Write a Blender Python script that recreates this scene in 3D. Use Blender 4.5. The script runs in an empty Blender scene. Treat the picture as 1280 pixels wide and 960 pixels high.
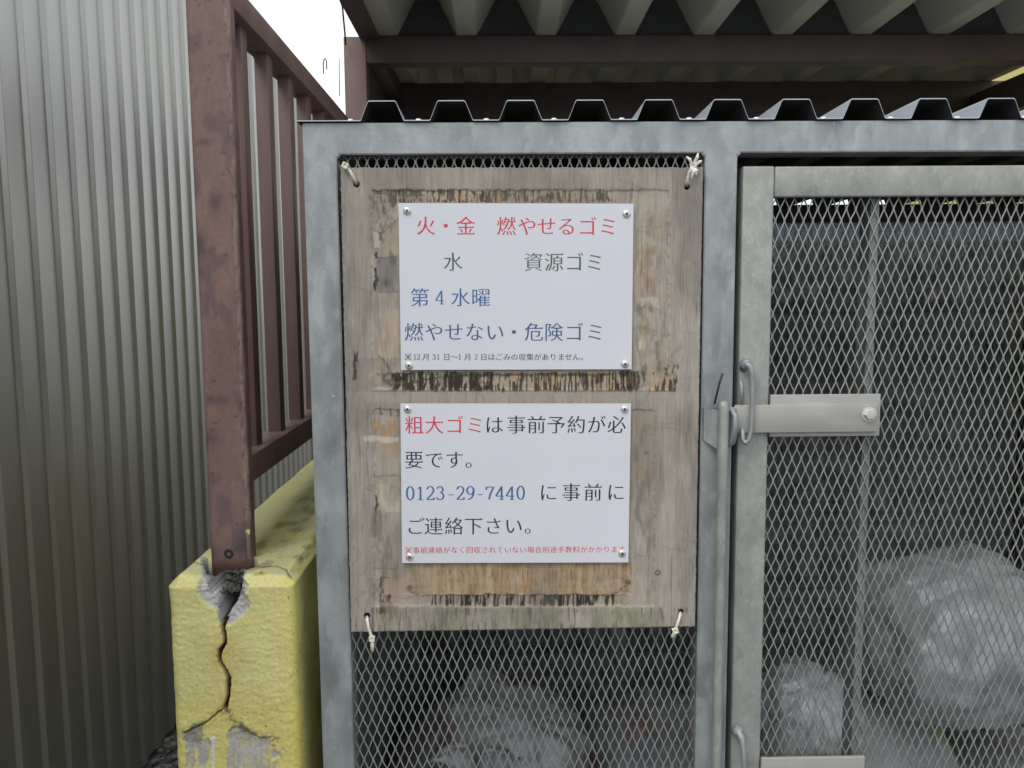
import bpy, bmesh, math, random
import numpy as np
from mathutils import Vector, Matrix, noise as mnoise

scene = bpy.context.scene
COL = scene.collection
random.seed(7)
rng = np.random.default_rng(11)
EYE = 1.35            # camera height above the ground, metres
rad = math.radians

# ------------------------------------------------------------------ camera
F_PX, DIST = 1035.0, 1.059
PITCH, YAW, ROLL = rad(5.963), rad(0.8), rad(-0.431)
def _cam_matrix():
    c, s = math.cos(YAW), math.sin(YAW); Y = np.array([[c,-s,0],[s,c,0],[0,0,1]])
    c, s = math.cos(PITCH), math.sin(PITCH); P = np.array([[1,0,0],[0,c,-s],[0,s,c]])
    c, s = math.cos(ROLL), math.sin(ROLL); R = np.array([[c,0,s],[0,1,0],[-s,0,c]])
    return R @ P @ Y
RM = _cam_matrix()
cam_data = bpy.data.cameras.new('camera')
cam_data.sensor_width = 36.0
cam_data.lens = F_PX/1280*36.0
cam_data.clip_start = 0.02
cam_data.clip_end = 2000
cam = bpy.data.objects.new('camera', cam_data); COL.objects.link(cam)
right, fwd, up = RM[0], RM[1], RM[2]
m = Matrix(((right[0], up[0], -fwd[0], 0), (right[1], up[1], -fwd[1], -DIST), (right[2], up[2], -fwd[2], EYE), (0,0,0,1)))
cam.matrix_world = m
scene.camera = cam

# ------------------------------------------------------------------ world, sun, exposure
SUN_EL, SUN_AZ = rad(55), rad(215)       # soft overcast light from behind and above the camera
world = bpy.data.worlds.new('World'); scene.world = world; world.use_nodes = True
wn, wl = world.node_tree.nodes, world.node_tree.links
wn.clear()
sky = wn.new('ShaderNodeTexSky'); sky.sky_type = 'NISHITA'; sky.sun_disc = False
sky.sun_elevation = SUN_EL; sky.sun_rotation = SUN_AZ; sky.dust_density = 4.0; sky.air_density = 1.0
hs = wn.new('ShaderNodeHueSaturation'); hs.inputs['Saturation'].default_value = 0.32   # cloud cover greys the blue
bg = wn.new('ShaderNodeBackground'); bg.inputs['Strength'].default_value = 0.15
wo = wn.new('ShaderNodeOutputWorld')
cm = wn.new('ShaderNodeMix'); cm.data_type = 'RGBA'; cm.inputs[0].default_value = 0.7; cm.inputs[7].default_value = (4.1, 4.25, 4.5, 1)   # even cloud layer
wl.new(sky.outputs[0], hs.inputs['Color']); wl.new(hs.outputs[0], cm.inputs[6]); wl.new(cm.outputs[2], bg.inputs['Color']); wl.new(bg.outputs[0], wo.inputs['Surface'])
sun_d = bpy.data.lights.new('sun', 'SUN'); sun_d.energy = 0.5; sun_d.angle = rad(25); sun_d.color = (1.0, 0.97, 0.93)
sun = bpy.data.objects.new('sun', sun_d); COL.objects.link(sun)
sd = Vector((math.sin(SUN_AZ)*math.cos(SUN_EL), math.cos(SUN_AZ)*math.cos(SUN_EL), math.sin(SUN_EL)))
sun.rotation_euler = sd.to_track_quat('Z', 'Y').to_euler()
vs = scene.view_settings
scene.display_settings.display_device = 'sRGB'
vs.view_transform = 'Standard'; vs.look = 'None'; vs.gamma = 1.0; vs.use_curve_mapping = False
vs.exposure = 0.95
scene.render.resolution_x, scene.render.resolution_y = 1024, 768

# ------------------------------------------------------------------ helpers
def at(px, py, Y=None, X=None, Z=None):
    """world point of a pixel (1280x960 photo) on a plane of the place"""
    r = RM.T @ np.array([(px-640)/F_PX, 1.0, -(py-480)/F_PX])
    o = np.array([0.0, -DIST, EYE])
    t = (Y-o[1])/r[1] if Y is not None else ((X-o[0])/r[0] if X is not None else (Z-o[2])/r[2])
    return o + t*r
def proj(P):
    v = (np.asarray(P) - np.array([0, -DIST, EYE])) @ RM.T
    return 640+F_PX*v[...,0]/v[...,1], 480-F_PX*v[...,2]/v[...,1]

def s2l(c):
    c = np.asarray(c, float)/255.0
    return np.where(c <= 0.04045, c/12.92, ((c+0.055)/1.055)**2.4)

def link(o, parent=None):
    COL.objects.link(o)
    if parent is not None: o.parent = parent
    return o
def tag(o, label=None, cat=None, group=None, kind=None):
    if label: o['label'] = label
    if cat: o['category'] = cat
    if group: o['group'] = group
    if kind: o['kind'] = kind
    return o
def empty(name, loc, label, cat, group=None, rz=0):
    o = bpy.data.objects.new(name, None); o.empty_display_size = 0.05
    o.location = loc; o.rotation_euler.z = rz; link(o)
    return tag(o, label, cat, group)
def origin(parent):
    v = Vector((0,0,0))
    while parent is not None:
        v = v + parent.location; parent = parent.parent
    return v
def mesh_obj(name, verts, faces, mat, parent=None, smooth=False, loc=None):
    """verts in world coordinates; the object's own origin goes to loc"""
    verts = np.asarray(verts, dtype=np.float64).reshape(-1,3)
    po = origin(parent)
    L = Vector(loc) if loc is not None else po.copy()
    me = bpy.data.meshes.new(name)
    if isinstance(faces, np.ndarray) and faces.ndim == 2:
        n, k = faces.shape
        me.vertices.add(len(verts)); me.vertices.foreach_set('co', (verts-np.array(L)).astype(np.float32).ravel())
        me.loops.add(n*k); me.loops.foreach_set('vertex_index', faces.astype(np.int32).ravel())
        me.polygons.add(n); me.polygons.foreach_set('loop_start', np.arange(0, n*k, k, dtype=np.int32))
        me.update(calc_edges=True)
    else:
        me.from_pydata([tuple(v) for v in (verts-np.array(L))], [], [tuple(int(i) for i in f) for f in faces])
    me.polygons.foreach_set('use_smooth', np.full(len(me.polygons), bool(smooth)))
    if mat: me.materials.append(mat)
    me.validate(); me.update()
    o = bpy.data.objects.new(name, me); o.location = L - po
    return link(o, parent)

class MB:
    """collects boxes, tubes and revolved shapes for ONE mesh"""
    def __init__(s): s.bm = bmesh.new()
    def box(s, a, b, bevel=0.0, seg=2, rot=None, piv=None):
        a = Vector(a); b = Vector(b); c = (a+b)/2
        r = bmesh.ops.create_cube(s.bm, size=1.0)
        vs_ = r['verts']
        bmesh.ops.scale(s.bm, vec=(abs(b.x-a.x), abs(b.y-a.y), abs(b.z-a.z)), verts=vs_)
        bmesh.ops.translate(s.bm, vec=c, verts=vs_)
        if bevel:
            es = list({e for v in vs_ for e in v.link_edges})
            rr = bmesh.ops.bevel(s.bm, geom=es, offset=bevel, segments=seg, affect='EDGES', profile=0.5)
            vs_ = list({v for f in rr['faces'] for v in f.verts} | {v for v in vs_ if v.is_valid})
        if rot is not None:
            bmesh.ops.rotate(s.bm, cent=Vector(piv) if piv is not None else c, matrix=rot, verts=vs_)
        return s
    def tube(s, pts, r, n=10, cap=True, flat=None):
        pts = [Vector(p) for p in pts]; rings = []
        rr = r if isinstance(r, (list, tuple)) else [r]*len(pts)
        prev = None
        for i, p in enumerate(pts):
            t = (pts[min(i+1, len(pts)-1)] - pts[max(i-1, 0)]).normalized()
            if prev is None:
                a = Vector((0,1,0)) if abs(t.y) < 0.9 else Vector((1,0,0))
                u = (a - t*a.dot(t)).normalized()
            else:
                u = (prev - t*prev.dot(t)).normalized()
            prev = u; w = t.cross(u)
            fx, fy = flat if flat else (1, 1)
            rings.append([s.bm.verts.new(p + (u*math.cos(2*math.pi*k/n)*fx + w*math.sin(2*math.pi*k/n)*fy)*rr[i]) for k in range(n)])
        for A, B in zip(rings, rings[1:]):
            for k in range(n):
                s.bm.faces.new((A[k], A[(k+1)%n], B[(k+1)%n], B[k]))
        if cap:
            s.bm.faces.new(rings[0][::-1]); s.bm.faces.new(rings[-1])
        return s
    def lathe(s, c, axis, prof, n=20):
        """prof: list of (radius, distance along axis)"""
        axis = Vector(axis).normalized(); a = Vector((0,0,1)) if abs(axis.z) < .9 else Vector((1,0,0))
        u = axis.cross(a).normalized(); w = axis.cross(u); c = Vector(c); rings = []
        for r, h in prof:
            if r < 1e-6: rings.append([s.bm.verts.new(c+axis*h)])
            else: rings.append([s.bm.verts.new(c+axis*h+(u*math.cos(2*math.pi*k/n)+w*math.sin(2*math.pi*k/n))*r) for k in range(n)])
        for A, B in zip(rings, rings[1:]):
            for k in range(n):
                if len(A) == 1 and len(B) == 1: continue
                if len(A) == 1: s.bm.faces.new((A[0], B[(k+1)%n], B[k]))
                elif len(B) == 1: s.bm.faces.new((A[k], A[(k+1)%n], B[0]))
                else: s.bm.faces.new((A[k], A[(k+1)%n], B[(k+1)%n], B[k]))
        return s
    def prism(s, poly, vec):
        """closed polygon (3-d points) pushed along vec"""
        A = [s.bm.verts.new(Vector(p)) for p in poly]; B = [s.bm.verts.new(Vector(p)+Vector(vec)) for p in poly]
        s.bm.faces.new(A[::-1]); s.bm.faces.new(B)
        for i in range(len(A)):
            j = (i+1) % len(A); s.bm.faces.new((A[i], A[j], B[j], B[i]))
        return s
    def build(s, name, mat, parent=None, smooth=False, loc=None, sharp=None):
        bmesh.ops.recalc_face_normals(s.bm, faces=s.bm.faces)
        L = Vector(loc) if loc is not None else origin(parent)
        bmesh.ops.translate(s.bm, vec=-L, verts=s.bm.verts)
        me = bpy.data.meshes.new(name); s.bm.to_mesh(me); s.bm.free()
        me.polygons.foreach_set('use_smooth', np.full(len(me.polygons), bool(smooth)))
        if smooth and sharp: me.set_sharp_from_angle(angle=rad(sharp))
        if mat: me.materials.append(mat)
        o = bpy.data.objects.new(name, me); o.location = L - origin(parent)
        return link(o, parent)

# smooth value noise on numpy arrays ---------------------------------
_P = rng.random((256, 256))
def vnoise(x, y, seed=0):
    x = np.asarray(x, float) + seed*17.31; y = np.asarray(y, float) + seed*7.77
    xi = np.floor(x).astype(int); yi = np.floor(y).astype(int); xf = x-xi; yf = y-yi
    xf = xf*xf*(3-2*xf); yf = yf*yf*(3-2*yf)
    g = lambda a, b: _P[(a) & 255, (b) & 255]
    return (g(xi,yi)*(1-xf)+g(xi+1,yi)*xf)*(1-yf) + (g(xi,yi+1)*(1-xf)+g(xi+1,yi+1)*xf)*yf
def fbm(x, y, oct=4, seed=0):
    s = 0; a = 0.5; t = 0
    for i in range(oct):
        s = s + a*vnoise(x*2**i, y*2**i, seed+i*3); t += a; a *= 0.5
    return s/t
def sm(a, b, x):
    t = np.clip((x-a)/(b-a), 0, 1); return t*t*(3-2*t)

# ------------------------------------------------------------------ materials
def new_mat(name):
    mt = bpy.data.materials.new(name); mt.use_nodes = True
    nt = mt.node_tree; b = nt.nodes['Principled BSDF']
    return mt, nt, b
def node(nt, typ, **kw):
    n = nt.nodes.new(typ)
    for k, v in kw.items():
        if k in n.inputs: n.inputs[k].default_value = v
        else: setattr(n, k, v)
    return n
def ramp(nt, src, stops):
    r = nt.nodes.new('ShaderNodeValToRGB'); e = r.color_ramp.elements
    while len(e) > 1: e.remove(e[-1])
    e[0].position = stops[0][0]; e[0].color = (*stops[0][1], 1)
    for p, c in stops[1:]:
        k = e.new(p); k.color = (*c, 1)
    nt.links.new(src, r.inputs[0]); return r
def lin(*c): return tuple(float(v) for v in s2l(c))

def metal_mat(name, c1, c2, metallic=0.6, rough=(0.35, 0.55), scale=18, stretch=(1,1,1), bump=0.15, spots=None, fine=220):
    mt, nt, b = new_mat(name); L = nt.links
    tc = node(nt, 'ShaderNodeTexCoord'); mp = node(nt, 'ShaderNodeMapping'); mp.inputs['Scale'].default_value = stretch
    L.new(tc.outputs['Object'], mp.inputs[0])
    n1 = node(nt, 'ShaderNodeTexNoise', Scale=scale, Detail=6.0, Roughness=0.6); L.new(mp.outputs[0], n1.inputs['Vector'])
    wp = node(nt, 'ShaderNodeTexNoise', Scale=scale*4, Detail=4.0); L.new(mp.outputs[0], wp.inputs['Vector'])
    wa = node(nt, 'ShaderNodeVectorMath', operation='MULTIPLY_ADD'); L.new(wp.outputs['Color'], wa.inputs[0]); wa.inputs[1].default_value = (.035,.035,.035); L.new(mp.outputs[0], wa.inputs[2])
    vo = node(nt, 'ShaderNodeTexVoronoi', Scale=scale*3.2, feature='SMOOTH_F1'); L.new(wa.outputs[0], vo.inputs['Vector'])
    mx = node(nt, 'ShaderNodeMix', data_type='FLOAT'); mx.inputs[0].default_value = 0.30
    L.new(n1.outputs[0], mx.inputs[2]); L.new(vo.outputs['Color'], mx.inputs[3])
    r = ramp(nt, mx.outputs[0], [(0.3, c1), (0.7, c2)])
    col = r.outputs[0]
    if spots:
        n3 = node(nt, 'ShaderNodeTexNoise', Scale=spots[2], Detail=5.0, Roughness=0.65); L.new(tc.outputs['Object'], n3.inputs['Vector'])
        rr = ramp(nt, n3.outputs[0], [(spots[1], (0,0,0)), (spots[1]+0.06, (1,1,1))])
        mc = node(nt, 'ShaderNodeMix', data_type='RGBA'); L.new(rr.outputs[0], mc.inputs[0]); L.new(col, mc.inputs[6]); mc.inputs[7].default_value = (*spots[0], 1)
        col = mc.outputs[2]
    L.new(col, b.inputs['Base Color'])
    rr2 = node(nt, 'ShaderNodeMapRange'); rr2.inputs[3].default_value = rough[0]; rr2.inputs[4].default_value = rough[1]
    L.new(n1.outputs[0], rr2.inputs[0]); L.new(rr2.outputs[0], b.inputs['Roughness'])
    b.inputs['Metallic'].default_value = metallic
    n2 = node(nt, 'ShaderNodeTexNoise', Scale=fine, Detail=3.0); L.new(tc.outputs['Object'], n2.inputs['Vector'])
    bp = node(nt, 'ShaderNodeBump', Strength=bump, Distance=0.0008); L.new(n2.outputs[0], bp.inputs['Height']); L.new(bp.outputs[0], b.inputs['Normal'])
    return mt

M = {}
M['galv'] = metal_mat('galvanised_steel', (.215,.238,.240), (.435,.465,.465), 0.40, (0.40, 0.60), 20, (1,1,.5), 0.3, spots=((.46,.48,.475), .66, 110))
M['galv_warm'] = metal_mat('galvanised_door_steel', (.25,.262,.235), (.385,.395,.36), 0.3, (0.45, 0.62), 30, (1,1,.6), 0.45, fine=420, spots=((.45,.46,.43), .66, 150))
M['galv_mesh'] = metal_mat('galvanised_expanded_metal', (.19,.21,.19), (.33,.355,.325), 0.40, (0.35, 0.55), 60, (1,1,1), 0.1)
M['mesh_shaded'] = metal_mat('shaded_expanded_metal', (.11,.118,.12), (.18,.188,.19), 0.3, (0.5, 0.65), 60, (1,1,1), 0.1)  # same steel as the front mesh, darkened to stand in for cage shade
M['galv_clean'] = metal_mat('clean_galvanised_rail', (.66,.71,.78), (.78,.83,.89), 0.05, (0.4, 0.5), 22, (.4,1,1), 0.1)
M['brace'] = metal_mat('dull_brace_steel', (.15,.16,.16), (.27,.28,.275), 0.3, (0.5, 0.65), 30, (1,1,.3), 0.2)
mt_, nt_, b_ = new_mat('milky_blue_plastic')
tl_ = nt_.nodes.new('ShaderNodeBsdfTranslucent'); tl_.inputs['Color'].default_value = (.80,.88,.97,1)
b_.inputs['Base Color'].default_value = (.45,.52,.60,1); b_.inputs['Roughness'].default_value = .4
ms_ = nt_.nodes.new('ShaderNodeMixShader'); ms_.inputs[0].default_value = .9
nt_.links.new(b_.outputs[0], ms_.inputs[1]); nt_.links.new(tl_.outputs[0], ms_.inputs[2]); nt_.links.new(ms_.outputs[0], nt_.nodes['Material Output'].inputs['Surface'])
M['milky'] = mt_
M['lining_and_shade'] = metal_mat('dark_lining_and_shade', (.030,.031,.029), (.045,.046,.042), 0.0, (0.85, 0.95), 60, (1,1,1), 0.2)  # cage roof lining; also colours the shade plates in the canopy ridges
M['galv_roof'] = metal_mat('galvanised_roof_sheet', (.38,.43,.46), (.52,.57,.60), 0.5, (0.4, 0.5), 10, (1,.3,1), 0.05)
M['plate'] = metal_mat('dull_zinc_plate', (.34,.34,.31), (.43,.42,.39), 0.3, (0.5, 0.62), 16, (.4,1,1.4), 0.2)
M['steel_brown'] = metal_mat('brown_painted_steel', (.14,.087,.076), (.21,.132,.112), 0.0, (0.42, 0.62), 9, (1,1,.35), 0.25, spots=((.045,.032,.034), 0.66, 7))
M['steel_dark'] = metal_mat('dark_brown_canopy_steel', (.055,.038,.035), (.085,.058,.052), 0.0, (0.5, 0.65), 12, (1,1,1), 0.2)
M['canopy'] = metal_mat('folded_roof_sheet', (.33,.32,.26), (.44,.42,.34), 0.1, (0.5, 0.65), 5, (1,.5,1), 0.05)
M['screw'] = metal_mat('zinc_screw', (.62,.62,.56), (.75,.75,.70), 0.6, (0.28, 0.38), 60, (1,1,1), 0.0)
M['black'] = metal_mat('blackened_recess', (.012,.011,.01), (.03,.028,.025), 0.0, (0.7, 0.9), 60, (1,1,1), 0.0)
M['wire_dark'] = metal_mat('dark_wire', (.05,.05,.05), (.09,.09,.085), 0.4, (0.5, 0.6), 60, (1,1,1), 0.0)
M['cladding'] = metal_mat('corrugated_cladding', (.385,.385,.355), (.44,.435,.40), 0.74, (0.36, 0.42), 3, (1,1,.2), 0.2, fine=900)
_b = M['cladding'].node_tree.nodes['Principled BSDF']; _b.inputs['Coat Weight'].default_value = 0.0; _b.inputs['Coat Roughness'].default_value = .24
M['flashing'] = metal_mat('cladding_cap_flashing', (.30,.30,.27), (.38,.38,.34), 0.6, (0.4, 0.5), 5, (1,1,1), 0.0)

def vcol_mat(name, rough=0.75, bump=0.3, bscale=260, stretch=(1,1,1), dist=0.001, spec=0.3):
    mt, nt, b = new_mat(name); L = nt.links
    a = node(nt, 'ShaderNodeAttribute'); a.attribute_name = 'paint'
    tc = node(nt, 'ShaderNodeTexCoord'); mp = node(nt, 'ShaderNodeMapping'); mp.inputs['Scale'].default_value = stretch
    L.new(tc.outputs['Object'], mp.inputs[0])
    n = node(nt, 'ShaderNodeTexNoise', Scale=bscale, Detail=5.0, Roughness=0.7); L.new(mp.outputs[0], n.inputs['Vector'])
    mr = node(nt, 'ShaderNodeMapRange'); mr.inputs[1].default_value = .25; mr.inputs[2].default_value = .75; mr.inputs[3].default_value = .82; mr.inputs[4].default_value = 1.15
    L.new(n.outputs[0], mr.inputs[0])
    mx = node(nt, 'ShaderNodeVectorMath', operation='SCALE'); L.new(a.outputs['Color'], mx.inputs[0]); L.new(mr.outputs[0], mx.inputs['Scale'])
    L.new(mx.outputs[0], b.inputs['Base Color'])
    b.inputs['Roughness'].default_value = rough; b.inputs['Specular IOR Level'].default_value = spec
    bp = node(nt, 'ShaderNodeBump', Strength=bump, Distance=dist); L.new(n.outputs[0], bp.inputs['Height']); L.new(bp.outputs[0], b.inputs['Normal'])
    return mt
M['plywood'] = vcol_mat('weathered_plywood', 0.85, 0.5, 500, (1, 1, .09), 0.0008, 0.15)
M['render'] = vcol_mat('yellow_painted_render', 0.7, 0.7, 240, (1,1,1), 0.0015, 0.25)
M['post_paint'] = vcol_mat('worn_brown_paint', 0.5, 0.15, 200, (1,1,.6), 0.0006, 0.4)

def plain(name, col, rough=0.6, metallic=0.0, var=0.12, scale=40, spec=0.4):
    mt, nt, b = new_mat(name); L = nt.links
    tc = node(nt, 'ShaderNodeTexCoord')
    n = node(nt, 'ShaderNodeTexNoise', Scale=scale, Detail=5.0); L.new(tc.outputs['Object'], n.inputs['Vector'])
    r = ramp(nt, n.outputs[0], [(0.25, tuple(c*(1-var) for c in col)), (0.75, tuple(min(1, c*(1+var)) for c in col))])
    L.new(r.outputs[0], b.inputs['Base Color']); b.inputs['Roughness'].default_value = rough
    b.inputs['Metallic'].default_value = metallic; b.inputs['Specular IOR Level'].default_value = spec
    return mt
M['paper'] = plain('white_laminated_paper', (.65,.66,.71), 0.45, 0, .02, 12, .35)
M['ink_red'] = plain('red_print', (.62,.05,.08), .5, 0, .05)
M['ink_green'] = plain('green_print', (.06,.13,.075), .5, 0, .05)
M['ink_blue'] = plain('blue_print', (.05,.14,.33), .5, 0, .05)
M['ink_navy'] = plain('navy_print', (.05,.11,.25), .5, 0, .05)
M['ink_black'] = plain('black_print', (.03,.03,.035), .5, 0, .05)
M['nylon'] = plain('yellowed_nylon', (.70,.70,.56), .4, 0, .06, 90)
M['nylon_worn'] = plain('chalky_weathered_nylon', (.72,.70,.62), .7, 0, .15, 300)
M['asphalt'] = plain('asphalt', (.10,.10,.097), .9, 0, .4, 60)
M['stone'] = plain('gravel_stone', (.17,.16,.145), .85, 0, .5, 45)
M['block'] = plain('split_concrete_block', (.15,.15,.162), .9, 0, .8, 24)
M['mortar'] = plain('mortar', (.20,.20,.20), .95, 0, .2, 60)
M['yellow_wall'] = plain('yellow_house_paint', (.62,.56,.20), .7, 0, .06, 9)
M['floor'] = plain('concrete_floor', (.22,.215,.205), .9, 0, .3, 12)

# =================================================================== GROUND
g = MB(); g.box((-200,-200,-0.3), (200,300,0.0))
tag(g.build('ground', M['asphalt']), kind='structure')
pr = []; pf = []
def stone(bmv, bmf, c, r):
    base = len(bmv)
    ico = [(0,0,1),(.89,0,.45),(.28,.85,.45),(-.72,.53,.45),(-.72,-.53,.45),(.28,-.85,.45),(.72,.53,-.45),(-.28,.85,-.45),(-.89,0,-.45),(-.28,-.85,-.45),(.72,-.53,-.45),(0,0,-1)]
    F = [(0,1,2),(0,2,3),(0,3,4),(0,4,5),(0,5,1),(1,6,2),(2,7,3),(3,8,4),(4,9,5),(5,10,1),(6,7,2),(7,8,3),(8,9,4),(9,10,5),(10,6,1),(11,7,6),(11,8,7),(11,9,8),(11,10,9),(11,6,10)]
    sx, sy, sz = [random.uniform(.6, 1.25)*r for _ in range(3)]
    for p in ico:
        k = random.uniform(.8, 1.15); bmv.append((c[0]+p[0]*sx*k, c[1]+p[1]*sy*k, c[2]+p[2]*sz*k*.7))
    bmf.extend([tuple(base+i for i in f) for f in F])
for i in range(3200):
    x = random.uniform(-1.035, -.44); y = random.uniform(.55, 2.7)
    stone(pr, pf, (x, y, random.uniform(.002, .016)), random.uniform(.005, .017))
tag(mesh_obj('gravel', pr, np.array(pf), M['stone']), kind='stuff', label='dark gravel strip between the corrugated cladding and the yellow wall')

# =================================================================== CORRUGATED CLADDING (left neighbour)
WX = -1.03
cl = empty('cladding_wall', (WX, .7, 0), 'silver ribbed metal cladding wall filling the left of the view', 'wall')
PIT = .0957; HT = 2.43
y0 = 0.7588 - PIT*24
secs = []
y = y0
def sheet_profile(ys):
    pts = []
    for yy in ys:
        # (y, x) : wide pan, slanted face, narrow rib recess
        pts += [(yy+.000, WX-.0090), (yy+.0300, WX-.0088), (yy+.0588, WX-.0090), (yy+.0600, WX-.0083), (yy+.0680, WX-.0006), (yy+.0692, WX), (yy+.0890, WX), (yy+.0902, WX-.0008), (yy+.0930, WX-.0090), (yy+.0957, WX-.0090)]
    return pts
def profile_sheet(name, pts, z0, z1, th, mat, parent, smooth=False):
    n = len(pts); V = []
    for z in (z0, z1):
        for (yy, xx) in pts: V.append((xx, yy, z))
        for (yy, xx) in pts: V.append((xx-th, yy, z))
    Fc = []
    for i in range(n-1):
        Fc.append((i, i+1, 2*n+i+1, 2*n+i)); Fc.append((n+i+1, n+i, 3*n+i, 3*n+i+1))
    Fc += [(0, 2*n, 3*n, n), (n-1, 2*n-1, 4*n-1, 3*n-1)]
    return mesh_obj(name, V, Fc, mat, parent, smooth)
k = 0
for s in range(6):        # sheets of eight or ten ribs each
    ys = [y0 + PIT*(k+i) for i in range(10)]; k += 10
    profile_sheet('cladding_sheet', sheet_profile(ys), .02, HT-.06, .0012, M['cladding'], cl)
f = MB(); f.box((WX-.06, y0, HT-.02), (WX+.012, y0+PIT*60, HT+.015), .003); f.build('cap_flashing', M['flashing'], cl)
f = MB(); f.box((WX-.10, y0, 0), (WX-.02, y0+PIT*60, .02)); f.build('sill_flashing', M['steel_dark'], cl)
f = MB(); f.box((WX-.25, y0, 0), (WX-.015, y0+PIT*60, HT-.035)); f.build('backing_board', M['block'], cl)

# =================================================================== YELLOW RENDERED WALL
YF, WX0, WX1, WTOP = -.02, -.4325, -.2700, .994
RZ = rad(-.5)
yw = empty('garden_wall', ((WX0+WX1)/2, YF, 0), 'cracked yellow rendered low wall carrying the brown railing', 'wall')
def lin_seg(a, b, step): return list(np.linspace(a, b, max(2, int(round((b-a)/step))+1)))
xs = np.array(lin_seg(WX0, WX1, .0016))
zs = np.array(lin_seg(0, .70, .02)[:-1] + lin_seg(.70, WTOP, .0016))
ysq = np.array(lin_seg(YF, YF+.16, .0020)[:-1] + lin_seg(YF+.16, YF+2.4, .02))
def grid_faces(n, m_, flip=False):
    i = np.arange(n-1)[:, None]*m_ + np.arange(m_-1)[None, :]
    q = np.stack([i, i+m_, i+m_+1, i+1], -1).reshape(-1, 4)
    return q[:, ::-1] if flip else q
def patch(A, B, fn): 
    a, b = np.meshgrid(A, B, indexing='ij'); return fn(a, b).reshape(-1, 3), len(A), len(B)
parts = [patch(xs, zs, lambda a, b: np.stack([a, 0*a+YF, b], -1)) + (False,),
         patch(xs, ysq, lambda a, b: np.stack([a, b, 0*a+WTOP], -1)) + (False,),
         patch(ysq, zs, lambda a, b: np.stack([0*a+WX1, a, b], -1)) + (False,),
         patch(ysq, zs, lambda a, b: np.stack([0*a+WX0, a, b], -1)) + (True,)]
Vs, Fs, off = [], [], 0
for P_, n, m_, fl in parts:
    Vs.append(P_); Fs.append(grid_faces(n, m_, fl)+off); off += len(P_)
V = np.concatenate(Vs); Fq = np.concatenate(Fs)
CH = .0125
lo = np.array([WX0+CH, YF+CH, -1]); hi = np.array([WX1-CH, 9.0, WTOP-CH])
inner = np.clip(V, lo, hi); dvec = V-inner
# chamfer along the top, rounder down the vertical corners
L1 = np.abs(dvec).sum(1, keepdims=True)+1e-9; L2 = np.linalg.norm(dvec, axis=1, keepdims=True)+1e-9
isv = (np.abs(dvec[:, 2:3]) > 1e-6)
nrm = dvec/L2
V1 = inner + np.where(isv, CH*dvec/L1, CH*dvec/L2)
px, py = proj(V1)
# position along the front face in photo pixels is used to place the crack, chips and peeled paint of this wall end
front = (V[:,1] < YF+.03)
fx, fz = V[:,0], V[:,2]
def polyline_dist(px, py, pts):
    d = np.full(px.shape, 1e9); tt = np.zeros(px.shape)
    acc = 0
    for (x0, y0_), (x1, y1_) in zip(pts, pts[1:]):
        L = math.hypot(x1-x0, y1_-y0_); t = np.clip(((px-x0)*(x1-x0)+(py-y0_)*(y1_-y0_))/L**2, 0, 1)
        dd = np.hypot(px-(x0+t*(x1-x0)), py-(y0_+t*(y1_-y0_)))
        tt = np.where(dd < d, acc+t*L, tt); d = np.minimum(d, dd); acc += L
    return d, tt
wx = (fbm(px/7, py/7, 3, 1)-.5)*5; wy = (fbm(px/7, py/7, 3, 5)-.5)*5
crack = [(281,772),(278,785),(280,797),(281,806),(275,813),(273,822),(276,830),(281,838),(285,848),(285,862),(284,876),(281,884)]
dc, tc_ = polyline_dist(px+wx*.5, py+wy*.5, crack)
br = [(281,884),(270,893),(258,903),(243,911),(228,917)]
db, tb_ = polyline_dist(px+wx*.5, py+wy*.4, br)
br2 = [(281,884),(288,897),(296,907),(312,915),(327,921),(345,924)]
d2, t2_ = polyline_dist(px+wx*1.2, py+wy, br2)
hair1, _ = polyline_dist(px+wx*.4, py+wy*.3, [(322,708),(345,706),(357,710),(366,721)])
hair2, _ = polyline_dist(px+wx*.4, py+wy*.3, [(245,703),(262,707)])
crackw = 1.9+1.3*fbm(px/9, py/9, 2, 9)
mc = front*(1-sm(crackw*.55, crackw*1.25, dc)); mb = front*(1-sm(.4, 1.4, db)); mh = (1-sm(.5, 1.6, np.minimum(hair1, hair2)))*(V[:,1] < .35)
def in_poly(px, py, poly):
    c = np.zeros(px.shape, bool); n = len(poly)
    for i in range(n):
        (x0, y0_), (x1, y1_) = poly[i], poly[(i+1) % n]
        with np.errstate(divide='ignore', invalid='ignore'):
            cond = ((y0_ > py) != (y1_ > py)) & (px < (x1-x0)*(py-y0_)/((y1_-y0_) if y1_ != y0_ else 1e-9)+x0)
        c ^= cond
    return c
qx, qy = px+wx*.6, py+wy*.6
nearfront = (V[:,1] < YF+.085)
chipL = in_poly(qx, qy, [(256,716),(248,728),(247,740),(253,752),(266,761),(274,766),(270,748),(260,735),(258,722)]) & nearfront
hole = in_poly(qx, qy, [(255,700),(258,722),(262,737),(270,748),(275,764),(279,775),(284,768),(292,757),(298,748),(303,728),(305,712),(324,708),(322,696)]) & (V[:,1] < YF+.145) & (V[:,0] < -.33)
chipR = in_poly(qx, qy, [(305,724),(300,745),(290,758),(280,778),(284,782),(296,775),(306,768),(312,756),(309,748),(304,744),(310,732)]) & nearfront
peel1 = in_poly(px+wx*1.5, py+wy*1.5, [(230,915),(243,905),(254,906),(253,925),(249,933),(240,928),(228,926)])
peel2 = in_poly(px+wx*1.5, py+wy*1.5, [(285,912),(300,903),(312,915),(328,922),(338,921),(336,965),(284,965)])
peel3 = in_poly(px+wx*2, py+wy*1.5, [(233,928),(262,922),(262,940),(256,965),(232,965)]) & (fbm(px/8, py/30, 3, 21) > .47)
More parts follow.
